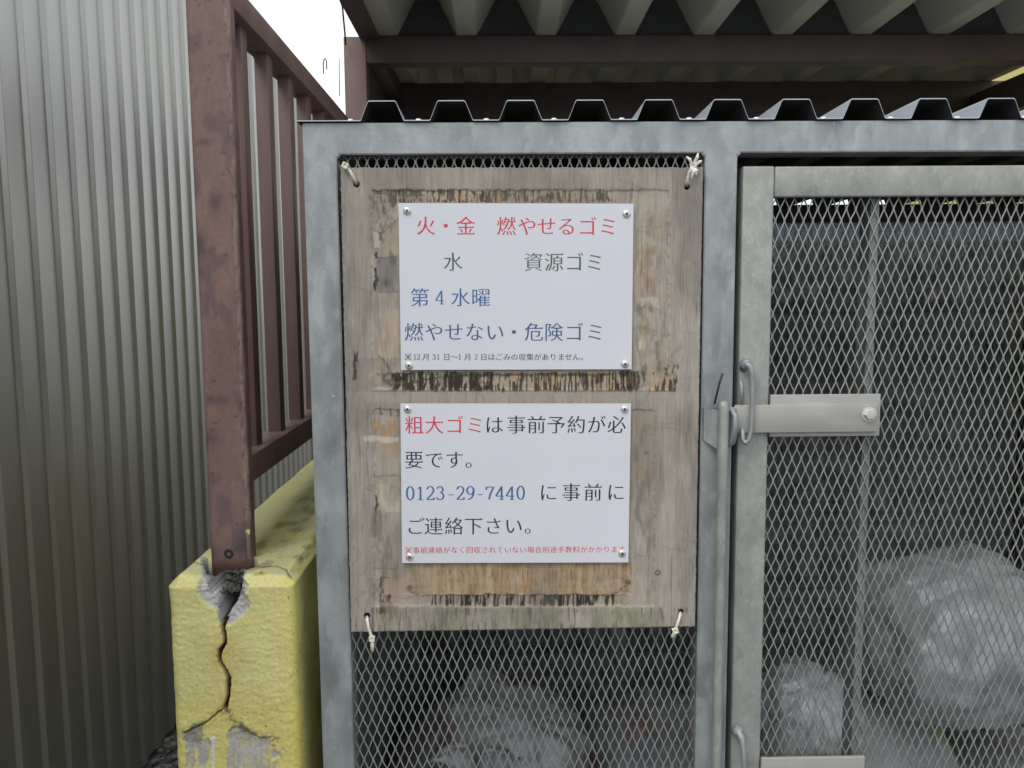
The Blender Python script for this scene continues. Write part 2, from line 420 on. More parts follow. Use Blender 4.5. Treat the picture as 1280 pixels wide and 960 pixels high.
peel4 = in_poly(px+wx*2, py+wy*2, [(340,915),(352,912),(352,955),(340,962)]) & (fbm(px/9, py/16, 3, 23) > .5)
drip = in_poly(px+wx*.6, py, [(264,918),(269,918),(268,962),(265,962)])
peelany = (peel1|peel2|peel3|peel4) & front
lump = (fbm(V[:,0]*170, (V[:,2]+V[:,1]*.6)*260, 4, 3)-.5)
disp = lump*.0016*np.where(peelany, .4, 1.0)
disp = disp + (fbm(V[:,0]*25+V[:,1]*20, V[:,2]*25, 3, 8)-.5)*.003
disp = disp - mc*.011 - mb*.005 - mh*.003 - peelany*.0016
chn = fbm(px/3, py/3, 3, 31)
disp = disp - chipL*(.004+.005*chn) - chipR*(.004+.005*chn)
V2 = V1 + nrm*disp[:, None]
# the socket round the post: sunk straight down / back
hf = hole.astype(float)
V2[:,1] += hf*np.where(V1[:,1] < YF+.02, .048+.018*chn, 0)
V2[:,2] -= hf*np.where(V1[:,1] >= YF+.004, .02+.012*chn, 0)
paint = np.zeros((len(V), 3))
yel = np.array([.60,.56,.235]); yel2 = np.array([.66,.575,.13])
n1 = fbm(px/40, py/40, 4, 41)[:, None]; n2 = fbm(px/12, py/12, 4, 45)[:, None]
paint[:] = yel*(1-.25*(n1-.5)) 
edge = np.clip(1-np.abs(V[:,0]-WX1)/.022, 0, 1)[:, None]*front[:, None]
paint = paint*(1-edge*.6)+yel2*edge*.6
low = sm(.86, .80, V[:,2])[:, None]*front[:, None]
paint = paint*(1-low*.45)+yel2*.93*low*.45
top = ((V[:,2] > WTOP-.004) & (V[:,1] > YF+.01))[:, None]
moss = np.array([.47,.48,.27]); mm = sm(.35, .6, fbm(V[:,0]*25, V[:,1]*22, 4, 51))[:, None]
paint = np.where(top, paint*(1-.75*mm)+moss*.75*mm, paint)
dirt = (sm(.52, .7, fbm(V[:,0]*60, V[:,1]*40, 4, 55)))[:, None]*top*((V[:,0] > -.36)[:, None])
paint = paint*(1-dirt*.55)+np.array([.16,.13,.07])*dirt*.55
halo = sm(16, 4, dc)[:, None]*front[:, None]*sm(.3, .6, fbm(px/9, py/22, 3, 61))[:, None]
paint = paint*(1-halo*.45)+np.array([.50,.34,.07])*halo*.45
sp = (fbm(px/2.6, py/2.6, 2, 71) > .84) & front & (px > 290) & (fbm(px/30, py/30, 2, 73) > .45)
paint = np.where(sp[:, None], paint*.3, paint)
cg = np.array([.34,.33,.32])*(.7+.7*fbm(px/2, py/2, 3, 81))[:, None]
grey = np.array([.36,.34,.315])*(.75+.5*fbm(px/10, py/14, 4, 83))[:, None]
bl = (.35+.65*sm(.30, .5, fbm(px/3.2, py/5, 4, 87)))[:, None]*peelany[:, None]
paint = paint*(1-bl)+grey*1.12*bl
pe = (peel1 & front)[:, None]; paint = np.where(pe, paint*(.45+.5*fbm(px/5, py/5, 3, 88))[:, None], paint)
paint = paint*(1-.5*(sm(930, 912, py+wy*2)*sm(.3,.5,fbm(px/6, py/4, 3, 89)))[:, None]*(peel2 & front)[:, None])
paint = np.where((drip & front)[:, None], np.array([.6,.6,.55]), paint)
hz = sm(9, 2, np.minimum(d2, db))[:, None]*front[:, None]*sm(.35, .65, fbm(px/4, py/4, 3, 86))[:, None]
paint = paint*(1-hz*.5)+np.array([.22,.19,.12])*hz*.5
ms2 = sm(5, 1, d2)[:, None]*front[:, None]*sm(.45, .6, fbm(px/3, py/3, 3, 85))[:, None]
paint = paint*(1-ms2*.8)+np.array([.10,.085,.05])*ms2*.8
hpoly = [(255,700),(258,722),(262,737),(270,748),(275,764),(279,775),(284,768),(292,757),(298,748),(303,728),(305,712),(324,708)]
dh, _ = polyline_dist(qx, qy, hpoly); near_h = (dh < 4.5) & (V[:,1] < YF+.10) & (V[:,0] < -.335)
paint = np.where(near_h[:, None], cg*.8, paint)
paint = np.where((chipL|chipR)[:, None], cg*1.35, paint)
hcol = np.array([.065,.065,.058])*(.35+1.6*fbm(px/2.4, py/2.4, 3, 91))[:, None]
paint = np.where(hole[:, None], hcol, paint)
dk = np.clip(mc+mb*.9+mh*.8, 0, 1)[:, None]
paint = paint*(1-dk)+np.array([.025,.02,.015])*dk
def add_paint(o, cols):
    a = o.data.color_attributes.new('paint', 'FLOAT_COLOR', 'POINT')
    c4 = np.ones((len(cols), 4), np.float32); c4[:, :3] = np.clip(cols, 0, 1)
    a.data.foreach_set('color', c4.ravel())
o = mesh_obj('wall_body', V2, Fq, M['render'], yw, smooth=True)
# shared border vertices were laid by the same rule, so the patches meet
add_paint(o, paint)

# =================================================================== BROWN RAILING on the wall
PY = .056; PX0, PX1 = -.4015, -.3445
rl = empty('steel_railing', ((PX0+PX1)/2, PY, WTOP), 'brown painted steel railing standing on the yellow wall', 'railing')
# leading post: fine skin so the paint wear is local
def box_skin(x0, x1, y0_, y1_, z0, z1, step, rc):
    xs_ = np.array(lin_seg(x0, x1, step)); ys_ = np.array(lin_seg(y0_, y1_, step)); zs_ = np.array(lin_seg(z0, z1, step*1.5))
    ps = [patch(xs_, zs_, lambda a, b: np.stack([a, 0*a+y0_, b], -1)) + (False,), patch(ys_, zs_, lambda a, b: np.stack([0*a+x1, a, b], -1)) + (False,),
          patch(xs_, zs_, lambda a, b: np.stack([a, 0*a+y1_, b], -1)) + (True,), patch(ys_, zs_, lambda a, b: np.stack([0*a+x0, a, b], -1)) + (True,)]
    Vv, Ff, of = [], [], 0
    for P_, n, m_, fl in ps: Vv.append(P_); Ff.append(grid_faces(n, m_, fl)+of); of += len(P_)
    v = np.concatenate(Vv); lo_ = np.array([x0+rc, y0_+rc, -9]); hi_ = np.array([x1-rc, y1_-rc, 9]); inn = np.clip(v, lo_, hi_); d_ = v-inn
    nn = d_/(np.linalg.norm(d_, axis=1, keepdims=True)+1e-9)
    return inn+nn*rc, np.concatenate(Ff), nn
pv, pf_, pn = box_skin(PX0, PX1, PY, PY+.024, WTOP-.035, EYE+.62, .0020, .005)
ppx, ppy = proj(pv)
nA = fbm(ppx/26, ppy/60, 4, 101); nB = fbm(ppx/9, ppy/14, 4, 105)
base = np.array([.215,.132,.113])*(.82+.42*(nA-.5)*2*.5+.18*nB)[:, None]
purple = np.array([.105,.075,.082]); pm = sm(.56, .68, fbm(ppx/18, ppy/34, 3, 111))[:, None]
base = base*(1-pm*.55)+purple*pm*.55
for cx, cy, rx, ry in ((268,252,8,14),(250,305,6,14),(255,178,10,5),(272,500,16,7),(262,548,12,9),(305,682,12,14),(262,690,10,12),(290,95,5,40)):
    e = np.exp(-(((ppx-cx)/rx)**2+((ppy-cy)/ry)**2)*1.1)*(.5+nB); base = base*(1-.7*np.clip(e, 0, 1))[:, None]+np.array([.06,.045,.05])*(.7*np.clip(e, 0, 1))[:, None]
scr = (fbm(ppx/16+3, ppy/3.2, 4, 121) > .74) & (fbm(ppx/40, ppy/50, 2, 125) > .5)
base = np.where(scr[:, None], base*.62, base)
edgep = (np.abs(pv[:,0]-PX1) < .006) & (pv[:,1] < PY+.006)
ew = sm(.38, .62, fbm(ppx/3, ppy/16, 3, 131))
base = np.where(edgep[:, None], base*(1-.38*ew[:, None])+np.array([.33,.25,.20])*(.38*ew[:, None]), base)
edge2 = (pv[:,0] > PX1-.009) & (pv[:,0] < PX1-.003) & (fbm(ppx/2.5, ppy/9, 3, 135) > .66)
base = np.where(edge2[:, None], base*.6, base)
rust = sm(715, 640, 0*ppy+ppy)*0
lowp = sm(660, 700, ppy)[:, None]; base = base*(1-.35*lowp)+np.array([.07,.055,.055])*.35*lowp
r3 = sm(696, 712, ppy)[:, None]; base = base*(1-.7*r3)+np.array([.06,.022,.014])*.7*r3
yb = np.hypot(ppx-311+ (nB-.5)*14, ppy-663+(nA-.5)*12) < 3.6; base = np.where(yb[:, None], np.array([.72,.62,.28]), base)
po = mesh_obj('end_post', pv, pf_, M['post_paint'], rl, smooth=True); add_paint(po, base)
# drain hole with a rusty burr near the foot
hx = at(286, 692, Y=PY)
f = MB(); f.lathe((hx[0], PY+.001, hx[2]), (0,-1,0), [(0,0),(.0028,0),(.0028,.0016),(.0062,.0020),(.0070,.0004)], 16); f.build('drain_hole', M['black'], rl, True)
# rails and bars
BX0, BX1 = -.393, -.371
f = MB(); f.box((-.402, PY+.0245, EYE+.395), (-.358, 1.028, EYE+.431), .003); f.build('top_rail', M['steel_brown'], rl, True, sharp=30)
f = MB(); f.box((-.402, PY+.0245, EYE-.262), (-.357, 1.028, EYE-.222), .003); f.build('bottom_rail', M['steel_brown'], rl, True, sharp=30)
bar0 = None
for i in range(6):
    yb0 = .190 + .139*i
    if bar0 is None:
        f = MB(); f.box((BX0, yb0, EYE-.223), (BX1, yb0+.030, EYE+.396), .002)
        bar0 = f.build('bar', M['steel_brown'], rl, True, loc=((BX0+BX1)/2, yb0, EYE-.223), sharp=30); by = yb0
    else:
        b_ = bar0.copy(); COL.objects.link(b_); b_.parent = rl; b_.location.y += (yb0-by)

# =================================================================== EXPANDED METAL generator
def expanded(x0, x1, z0, z1, y, w=.0122, h=.0295, ww=.0016, tt=.0013, full=True, amp=1.0, axis='x', ph=0.0, twist=10):
    """zig-zag strands, touching at the bonds. axis 'x': panel in the x-z plane at depth y; 'y': panel in the y-z plane at x=y"""
    nst = int((x1-x0)/(w/2)); nz = int((z1-z0)/h)+2
    b = .0042 if full else .003
    V_, F_ = [], []
    ns = 4 if full else 3
    zz, dx, ang = [], [], []
    for j in range(nz*2+1):
        zc = z0 - h*.5*ph + j*h/2; s = 1 if j % 2 == 0 else -1
        # bond below edge
        zz += [zc-b/2, zc+b/2]; dx += [s, s]; ang += [(-s), (s)]
    zz = np.array(zz); dx = np.array(dx, float); ang = np.array(ang, float)
    keep = (zz > z0-h) & (zz < z1+h); zz, dx, ang = zz[keep], dx[keep], ang[keep]
    zzc = np.clip(zz, z0, z1); n = len(zz)
    for k_ in range(nst+1):
        s = 1 if k_ % 2 == 0 else -1
        xc = x0+w/4+k_*w/2
        jx = rng.normal(0, .00022, n)
        x_ = np.clip(xc + s*dx*(w/4-ww*.42)+jx, x0, x1)
        a = rad(4) + rad(twist)*(s*ang)
        if ns == 4: cs = [(-ww/2,-tt/2),(ww/2,-tt/2),(ww/2,tt/2),(-ww/2,tt/2)]
        else: cs = [(-ww/2,0),(ww/2,-tt*.4),(ww*.2,tt*.6)]
        ring = []
        for (u, v) in cs:
            ring.append(np.stack([x_+u*np.cos(a)-v*np.sin(a), y+u*np.sin(a)+v*np.cos(a), zzc], -1))
        R_ = np.stack(ring, 1).reshape(-1, 3)
        base_ = sum(len(q) for q in V_) if False else expanded.off
        V_.append(R_); i = np.arange(n-1)[:, None]*ns
        for c in range(ns):
            c2 = (c+1) % ns
            F_.append(np.concatenate([base_+i+c, base_+i+c2, base_+i+ns+c2, base_+i+ns+c], 1))
        expanded.off += len(R_)
    V_ = np.concatenate(V_); F_ = np.concatenate(F_)
    if axis == 'y': V_ = V_[:, [1, 0, 2]]
    return V_, F_
def mesh_panel(name, parent, *a, mat='galv_mesh', **k_):
    expanded.off = 0
    v, f_ = expanded(*a, **k_)
    o = mesh_obj(name, v, f_, M[mat], parent); o['kind'] = 'stuff'; return o

# =================================================================== CAGE
CX0, CX1, CD = -.2434, 1.46, .90
Z_RB, Z_RT = 1.5288, 1.5672     # top rail
cg_ = empty('refuse_cage', ((CX0+CX1)/2, CD/2, 0), 'galvanised steel mesh refuse cage with ribbed metal roof', 'cage')
bv = .0035
def tube_part(name, a, b, mat='galv', parent=None, bevel=bv):
    f = MB(); f.box(a, b, bevel, 3); return f.build(name, M[mat], parent or cg_, True, sharp=40)
def welded_frame():
    """posts and head rail of the front, welded and ground flush: one continuous outline"""
    xs_ = [CX0, -.2019, .2594, .3000, CX1-.04, CX1]; zs_ = [.06, Z_RB, Z_RT]
    bm = bmesh.new(); vd = {}
    def V_(i, j):
        if (i, j) not in vd: vd[(i, j)] = bm.verts.new((xs_[i], 0, zs_[j]))
        return vd[(i, j)]
    fs = [bm.faces.new([V_(i,1), V_(i+1,1), V_(i+1,2), V_(i,2)]) for i in range(5)]
    fs += [bm.faces.new([V_(i,0), V_(i+1,0), V_(i+1,1), V_(i,1)]) for i in (0,2,4)]
    r_ = bmesh.ops.extrude_face_region(bm, geom=fs); mv = [e for e in r_['geom'] if isinstance(e, bmesh.types.BMVert)]
    bmesh.ops.translate(bm, vec=(0,.04,0), verts=mv)
    bmesh.ops.recalc_face_normals(bm, faces=bm.faces)
    ie = [e for e in bm.edges if abs(e.verts[0].co.y-e.verts[1].co.y) > .03 and abs(e.verts[0].co.z-Z_RB) < 1e-5 and any(abs(e.verts[0].co.x-x) < 1e-5 for x in (-.2019,.2594,.3000,CX1-.04))]
    bmesh.ops.bevel(bm, geom=ie, offset=.0035, segments=3, affect='EDGES')
    oe = [e for e in bm.edges if len(e.link_faces) == 2 and e.calc_face_angle() > 1.0]
    bmesh.ops.bevel(bm, geom=oe, offset=.0012, segments=2, affect='EDGES')
    f = MB(); f.bm.free(); f.bm = bm; return f
welded_frame().build('front_frame', M['galv'], cg_, True, sharp=35)
tube_part('bottom_rail', (CX0+.0415, .001, .10), (.2590, .039, .14))
tube_part('bottom_rail', (.3004, .001, .10), (CX1-.0404, .039, .14))
for x in (CX0, .2594, CX1-.04): tube_part('back_post', (x, CD-.04, .06), (x+.04, CD, 1.5160))
tube_part('backlit_strip', (CX0+.0415, CD-.0385, 1.4700), (CX1-.0404, CD-.0355, 1.5160), 'milky', None, .0006)
tube_part('back_rail', (CX0+.0415, CD-.039, .10), (CX1-.0404, CD-.001, .14))
tube_part('side_rail', (CX0+.001, .0405, 1.529), (CX0+.039, CD-.0505, 1.5565))
tube_part('side_rail', (CX0+.001, .0405, .10), (CX0+.039, CD-.0405, .14))
tube_part('side_rail', (CX1-.039, .0405, 1.529), (CX1-.001, CD-.0505, 1.5565))
tube_part('purlin', (CX0, CD-.0395, 1.5165), (CX1, CD-.002, 1.5568), 'steel_dark')
tube_part('purlin', (CX0+.0405, .44, 1.5285), (CX1-.0405, .48, 1.5610), 'steel_dark')
for x, yv in ((CX0+.02, .02), (CX1-.02, .02), (.28, .02), (CX0+.02, CD-.02), (CX1-.02, CD-.02)):
    f = MB(); f.box((x-.03, yv-.02 if yv < .1 else yv-.03, .0), (x+.03, yv+.03 if yv < .1 else yv+.02, .0595), .004); f.build('foot', M['galv'], cg_)
tube_part('floor_panel', (CX0+.045, .045, .105), (CX1-.045, CD-.045, .135), 'floor')
mesh_panel('mesh_panel', cg_, -.2025, .2600, .12, 1.5300, .0135)
mesh_panel('mesh_panel', cg_, CX0+.02, CX1-.02, .12, 1.520, CD-.043, full=False, ww=.0010, mat='mesh_shaded')
mesh_panel('mesh_panel', cg_, .02, CD-.02, .12, 1.55, CX0+.022, full=False, axis='y', mat='mesh_shaded')
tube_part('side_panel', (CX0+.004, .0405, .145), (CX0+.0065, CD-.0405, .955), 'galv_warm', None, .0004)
mesh_panel('mesh_panel', cg_, .02, CD-.02, .12, 1.55, CX1-.022, full=False, axis='y', mat='mesh_shaded')
# ribbed roof sheet
def ribbed_roof():
    pitch = .0857; z0 = Z_RT+.0012; h = .0235; t = .0012
    cents = [-.1435+pitch*i for i in range(0, 20)]
    pts = [(CX0-.006, 0)]
    for c in cents:
        for dx_, dz_ in ((-.0275,0),(-.0262,.0008),(-.0178,h-.002),(-.0160,h),(.0160,h),(.0178,h-.002),(.0262,.0008),(.0275,0)): pts.append((c+dx_, dz_))
    pts = [p for p in pts if CX0-.015 < p[0] < CX1+.03]
    ys_ = [-.004, .3, .6, CD+.012]; n = len(pts); V_ = []
    for yy in ys_:
        fall = -.0095*max(0, yy-.04)/CD
        for x, z in pts: V_.append((x, yy, z0+z+fall))
        for x, z in pts: V_.append((x, yy, z0+z+t+fall))
    F_ = []
    for j in range(len(ys_)-1):
        A = j*2*n; B = A+2*n
        for i in range(n-1):
            F_.append((A+i, A+i+1, B+i+1, B+i)); F_.append((A+n+i+1, A+n+i, B+n+i, B+n+i+1))
        F_.append((A, B, B+n, A+n)); F_.append((A+n-1, A+2*n-1, B+2*n-1, B+n-1))
    for j in (0, len(ys_)-1):
        A = j*2*n
        for i in range(n-1): F_.append((A+i, A+n+i, A+n+i+1, A+i+1))
    return V_, F_
v_, f_ = ribbed_roof(); rf = mesh_obj('roof_sheet', v_, f_, M['galv_roof'], cg_)
rf.data.materials.append(M['lining_and_shade'])
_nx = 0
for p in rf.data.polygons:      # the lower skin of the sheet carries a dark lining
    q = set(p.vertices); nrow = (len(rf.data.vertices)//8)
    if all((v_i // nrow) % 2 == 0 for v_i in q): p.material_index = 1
sc0 = None
for i in range(-1, 19):
    x = -.1435+.0857*(i+.5)
    if x < CX0+.03 or x > CX1-.03: continue
    if sc0 is None:
        f = MB(); f.lathe((x, .018, Z_RT+.0025), (0,0,1), [(0,.0060),(.0030,.0056),(.0046,.0036),(.0050,0)], 12)
        sc0 = f.build('roof_screw', M['screw'], cg_, True, loc=(x, .018, Z_RT+.0025)); sx0 = x
    else:
        c = sc0.copy(); COL.objects.link(c); c.parent = cg_; c.location.x += x-sx0

# --- door (a part of the cage; its pieces are sub-parts)
dr = bpy.data.objects.new('door', None); dr.location = Vector((.3085, 0, .15)) - cg_.location; link(dr, cg_)
DX0, DX1, DZ0, DZ1, DI = .3085, 1.412, .152, 1.5128, .3488
tube_part('door_stile', (DX0, .004, DZ0), (DI, .036, DZ1), 'galv_warm', dr, .0025)
tube_part('door_stile', (DX1-.04, .004, DZ0), (DX1, .036, DZ1), 'galv_warm', dr, .0025)
tube_part('door_rail', (DI+.0004, .0045, 1.4738), (DX1-.0404, .0125, DZ1-.0004), 'galv_warm', dr, .0025)
tube_part('door_rail', (DI+.0004, .0045, DZ0), (DX1-.0404, .0355, DZ0+.04), 'galv_warm', dr, .0025)
f = MB(); f.box((.4785, .0165, DZ0+.041), (.4890, .0195, 1.4735)); f.box((.4785, .0196, DZ0+.041), (.4815, .0480, 1.4735)); f.build('door_brace', M['brace'], dr)
mesh_panel('door_mesh', dr, DI-.001, DX1-.039, DZ0+.03, 1.4800, .0142, ph=.4, twist=17)
# lock plate, hasp bar and bolt
tube_part('lock_plate', (.3492, -.0005, 1.1672), (.4928, .0040, 1.2222), 'plate', dr, .0008)
tube_part('lower_plate', (.3492, -.0005, .6700), (.4905, .0040, .7262), 'plate', dr, .0008)
tube_part('hasp_bar', (.3020, -.0055, 1.1735), (.4865, -.0007, 1.2098), 'plate', dr, .0008)
bx = at(1087, 518, Y=-.008)
f = MB(); f.lathe((bx[0], -.0056, bx[2]), (0,-1,0), [(.0098,0),(.0098,.0014),(.0066,.0015),(.0066,.0018)], 24)
f.lathe((bx[0], -.0056, bx[2]), (0,-1,0), [(.0072,.0014),(.0072,.0055),(.0062,.0066),(0,.0068)], 6); f.build('bolt', M['screw'], dr, True, sharp=25)
# locking rod with its catch (fixed on the post)
f = MB(); f.prism([(.2612,-.0008,1.2062),(.2612,-.0008,1.1640),(.2780,-.0085,1.1530),(.2780,-.0085,1.2045)], (.0012,-.0030,0))
f.box((.2790,-.0085,1.1760), (.3030,-.0055,1.2075), .0008); f.build('rod_bracket', M['galv'], cg_)
rx = .2838
pts = [(rx, -.0165, 1.2150), (rx, -.0175, 1.2080), (rx, -.0175, 1.10), (rx-.0005, -.0172, .9), (rx-.001, -.0170, .6), (rx-.001, -.0170, .3), (rx-.001, -.0170, .16)]
f = MB(); f.tube([(rx, -.0160, 1.2172)]+pts, [.0030,.0060]+[.0068]*6, 14); f.build('locking_rod', M['galv_warm'], cg_, True)
for zc in (1.1850, .9, .3):      # keeper rings holding the rod
    if zc == 1.1850:
        f = MB(); f.tube([(rx+.0085, -.002, 1.2035), (rx+.0130, -.010, 1.2030), (rx+.0150, -.017, 1.1980), (rx+.0150, -.018, 1.1820), (rx+.0125, -.016, 1.1640), (rx+.0085, -.006, 1.1570), (rx+.0080, .001, 1.1500)], [.0032,.0038,.0042,.0044,.0044,.0036,.0026], 10)
        f.build('rod_keeper', M['galv'], cg_, True)
# hook loop on the door stile
lx = .3165
f = MB(); f.tube([(lx-.002, .005, 1.2560), (lx-.001, -.006, 1.2640), (lx+.002, -.010, 1.2600), (lx+.004, -.011, 1.2500), (lx+.0052, -.012, 1.2200), (lx+.0052, -.012, 1.1800), (lx+.003, -.012, 1.1660), (lx-.002, -.011, 1.1610), (lx-.0052, -.010, 1.1660), (lx-.0058, -.009, 1.1800)], [.0052,.0056,.0046,.0034,.0032,.0032,.0032,.0032,.0030,.0028], 10)
f.tube([(lx-.0062, .004, 1.2440), (lx-.0060, -.003, 1.2350), (lx-.0060, -.004, 1.2110)], .0026, 8)
f.lathe((lx-.0005, .002, 1.2620), (0,-1,0), [(.0078,0),(.0078,.006),(.0058,.010),(0,.011)], 9)
f.build('hook_loop', M['galv'], dr, True)
f = MB(); f.tube([(lx-.003, .005, .7620), (lx-.001, -.006, .7680), (lx+.002, -.010, .7600), (lx+.0045, -.011, .7450), (lx+.0060, -.012, .7200), (lx+.0060, -.012, .6700), (lx+.002, -.010, .660), (lx-.002, .004, .658)], [.0050,.0054,.0044,.0036,.0032,.0032,.0032,.0030], 10)
f.lathe((lx-.001, .002, .7660), (0,-1,0), [(.0078,0),(.0078,.006),(.0058,.010),(0,.011)], 9)
f.build('hook_loop', M['galv'], dr, True)
# stub of wire poking up behind the catch
f = MB(); a_ = at(893, 505, Y=-.006); b_ = at(899, 480, Y=-.012); c_ = at(903, 467, Y=-.016)
f.tube([tuple(a_), tuple(b_), tuple(c_)], [.0013,.0015,.0018], 7); f.build('wire_stub', M['wire_dark'], cg_, True)

# =================================================================== PLYWOOD NOTICE BOARD
BY = -.0055
c00, c10, c01, c11 = at(425.5,209.7,Y=BY), at(878.8,209.4,Y=BY), at(438.8,790,Y=BY), at(868.8,783.2,Y=BY)
NU, NV = 470, 620
u = np.linspace(0, 1, NU)[:, None]*np.ones((1, NV)); v = np.ones((NU, 1))*np.linspace(0, 1, NV)[None, :]
u3, v3 = u[..., None], v[..., None]
Bp = (c00*(1-u3)+c10*u3)*(1-v3) + (c01*(1-u3)+c11*u3)*v3
bx_, by_ = proj(Bp)            # pixel-sized coordinates used as the board's own ruler
def rag(x, y, s=1.0, seed=0): return (fbm(x/6, y/6, 4, seed)-.5)*7*s
X_ = bx_ + rag(bx_, by_, .8, 201); Y_ = by_ + rag(bx_, by_, .8, 207)
def box_m(x0, x1, y0_, y1_, soft=1.2): return sm(x0-soft, x0+soft, X_)*sm(x1+soft, x1-soft, X_)*sm(y0_-soft, y0_+soft, Y_)*sm(y1_+soft, y1_-soft, Y_)
gr = fbm(bx_/1.6, by_/38, 4, 211); gr2 = fbm(bx_/5, by_/90, 4, 215); blot = fbm(bx_/50, by_/60, 4, 221); fine = fbm(bx_/1.2, by_/9, 3, 225)
grey_w = np.array([.335,.303,.258]); tan = np.array([.40,.335,.25]); orange = np.array([.37,.255,.145]); dark = np.array([.035,.028,.022]); pale = np.array([.52,.47,.37])
C_ = grey_w*(.70+.34*gr+.26*gr2)[..., None]*(1+.35*(blot-.5))[..., None]
def over(c, m_): 
    global C_; mm_ = np.clip(m_, 0, 1)[..., None]; C_ = C_*(1-mm_)+np.asarray(c)*mm_
H = (gr-.5)*.00035 + (gr2-.5)*.0002
# darker weathered rims of the sheet
over(np.array([.20,.18,.165]), .45*sm(.47, .62, fbm(bx_/14, by_/70, 4, 231))*sm(835, 862, bx_))
over(np.array([.20,.18,.17]), .4*sm(.5, .65, fbm(bx_/10, by_/50, 3, 235))*sm(455, 436, bx_))
over(np.array([.36,.34,.31]), .4*sm(.45, .7, fbm(bx_/30, by_/8, 3, 237))*sm(236, 212, by_))
st = np.exp(-(((bx_-856)/14)**2+((by_-534)/20)**2)); over(np.array([.13,.115,.10]), .6*st)
# peeled face veneer round the two notices
p1 = box_m(464, 836, 238, 486); p2 = box_m(468, 818, 512, 757)
H -= .0011*np.maximum(p1, p2)
patchy = fbm(bx_/16, by_/22, 4, 241); over(tan*1.0, .5*np.maximum(p1, p2)*sm(.42, .6, patchy))
patch2 = fbm(bx_/11, by_/30, 4, 245); over(grey_w*1.18, .8*np.maximum(p1, p2)*sm(.5, .62, patch2))
over(orange*1.05, .4*np.maximum(p1, p2)*sm(.58, .74, fbm(bx_/9, by_/15, 4, 247)))
strk = fbm(bx_/2.4, by_/26, 4, 251)
def band(x0, x1, y0_, y1_, thr, col, a=1.0, f_=None): over(col, a*box_m(x0, x1, y0_, y1_, 1.5)*sm(thr, thr+.07, strk if f_ is None else f_))
band(490, 770, 239, 254, .40, tan*1.05, .8)
band(570, 720, 240, 254, .48, orange*1.2, .85)
band(466, 770, 237, 253, .49, dark*1.2, .85, fbm(bx_/1.8, by_/14, 5, 253)*.7+.3*fbm(bx_/22, by_/9, 2, 254))
band(560, 640, 238, 252, .50, dark*1.5, .8, fbm(bx_/2.2, by_/10, 4, 255))
over(np.array([.09,.085,.05]), .75*box_m(468, 530, 236, 246, 2)*sm(.35, .5, fbm(bx_/12, by_/5, 3, 257)))
band(474, 496, 244, 268, .45, np.array([.10,.085,.06]), .9, fbm(bx_/4, by_/12, 3, 259))
# diagonal torn strip top left
dd, _ = polyline_dist(bx_+rag(bx_, by_, .5, 261), by_, [(500,262),(486,274),(476,284)]); over(pale*.92, sm(8, 6, dd)*.8); H += .0006*sm(8, 6, dd)
dd, _ = polyline_dist(X_, Y_, [(462,246),(472,262),(476,282),(478,300)]); over(dark*3, sm(3.4, .6, dd)*.55*sm(.3,.55,fine))
over(tan*1.12, box_m(480, 500, 280, 318)*.85)
over(pale*1.1, box_m(467, 475, 290, 311, .8)); over(dark, box_m(474.5, 477, 290, 300, .8)*.8)
over(np.array([.21,.20,.19])*(.7+.7*fine)[..., None], box_m(471, 497, 321, 366, 1)*.85); H -= .0005*box_m(471, 497, 321, 366, 1)
over(dark, box_m(468, 471.5, 334, 364, .8)); over(dark, box_m(469, 472, 316, 323, .8)); over(dark*2, .8*np.exp(-(((bx_-482)/5)**2+((by_-354)/6)**2)))
over(tan*1.15, box_m(474, 499, 368, 452)*.7*sm(.3, .5, patch2))
over(dark*1.5, box_m(441, 446.5, 439, 475, 1.0)*sm(.30, .45, fine)); over(np.array([.2,.17,.14]), box_m(446, 500, 448, 487)*.4*sm(.4, .6, patchy))
dd, _ = polyline_dist(X_, Y_, [(474,446),(484,458),(492,470),(500,476)]); over(dark*3, sm(2.6, .4, dd)*.6)
# strip under the first notice
band(498, 846, 463, 487, .38, tan, .85); band(640, 842, 464, 487, .50, orange*1.15, .85)
band(490, 616, 465, 489, .36, dark, .96, fbm(bx_/2.4, by_/17, 5, 265)); band(600, 846, 466, 489, .46, dark*1.2, .9, fbm(bx_/1.7, by_/20, 5, 267)*.75+.25*fbm(bx_/30, by_/12, 2, 268))
band(762, 806, 464, 487, .42, dark, .85, fbm(bx_/3.0, by_/18, 4, 269)); band(470, 500, 466, 484, .5, dark*2, .7, fbm(bx_/6, by_/5, 4, 271))
dd, _ = polyline_dist(X_, Y_, [(505,482),(530,474),(570,470),(640,468),(760,469)]); over(dark*1.3, sm(3.2, .4, dd)*.75)
# right of the first notice
over(tan*1.1, box_m(797, 812, 270, 460, 2)*.6*sm(.42, .6, fbm(bx_/8, by_/26, 3, 273)))
over(np.array([.25,.21,.17]), .5*box_m(796, 826, 300, 465, 3)*sm(.5, .62, fbm(bx_/7, by_/10, 4, 275)))
for cx, cy, rx_, ry_ in ((813,276,3,6),(811,291,3,5),(809,319,6,12),(812,352,5,9),(806,410,4,6)): over(orange*.75, .8*np.exp(-(((X_-cx)/rx_)**2+((Y_-cy)/ry_)**2)))
band(826, 846, 452, 474, .46, tan*.9, .7); band(828, 848, 455, 478, .56, dark*1.4, .8, fbm(bx_/2.2, by_/9, 3, 277))
over(pale*1.1, box_m(798, 802, 426, 436, .8)); over(pale*1.02, box_m(800, 824, 372, 384, 1)*.6)
over(grey_w*.72, (np.abs(by_-283.5) < .6)*(bx_ > 800)*(bx_ < 846)*.8)
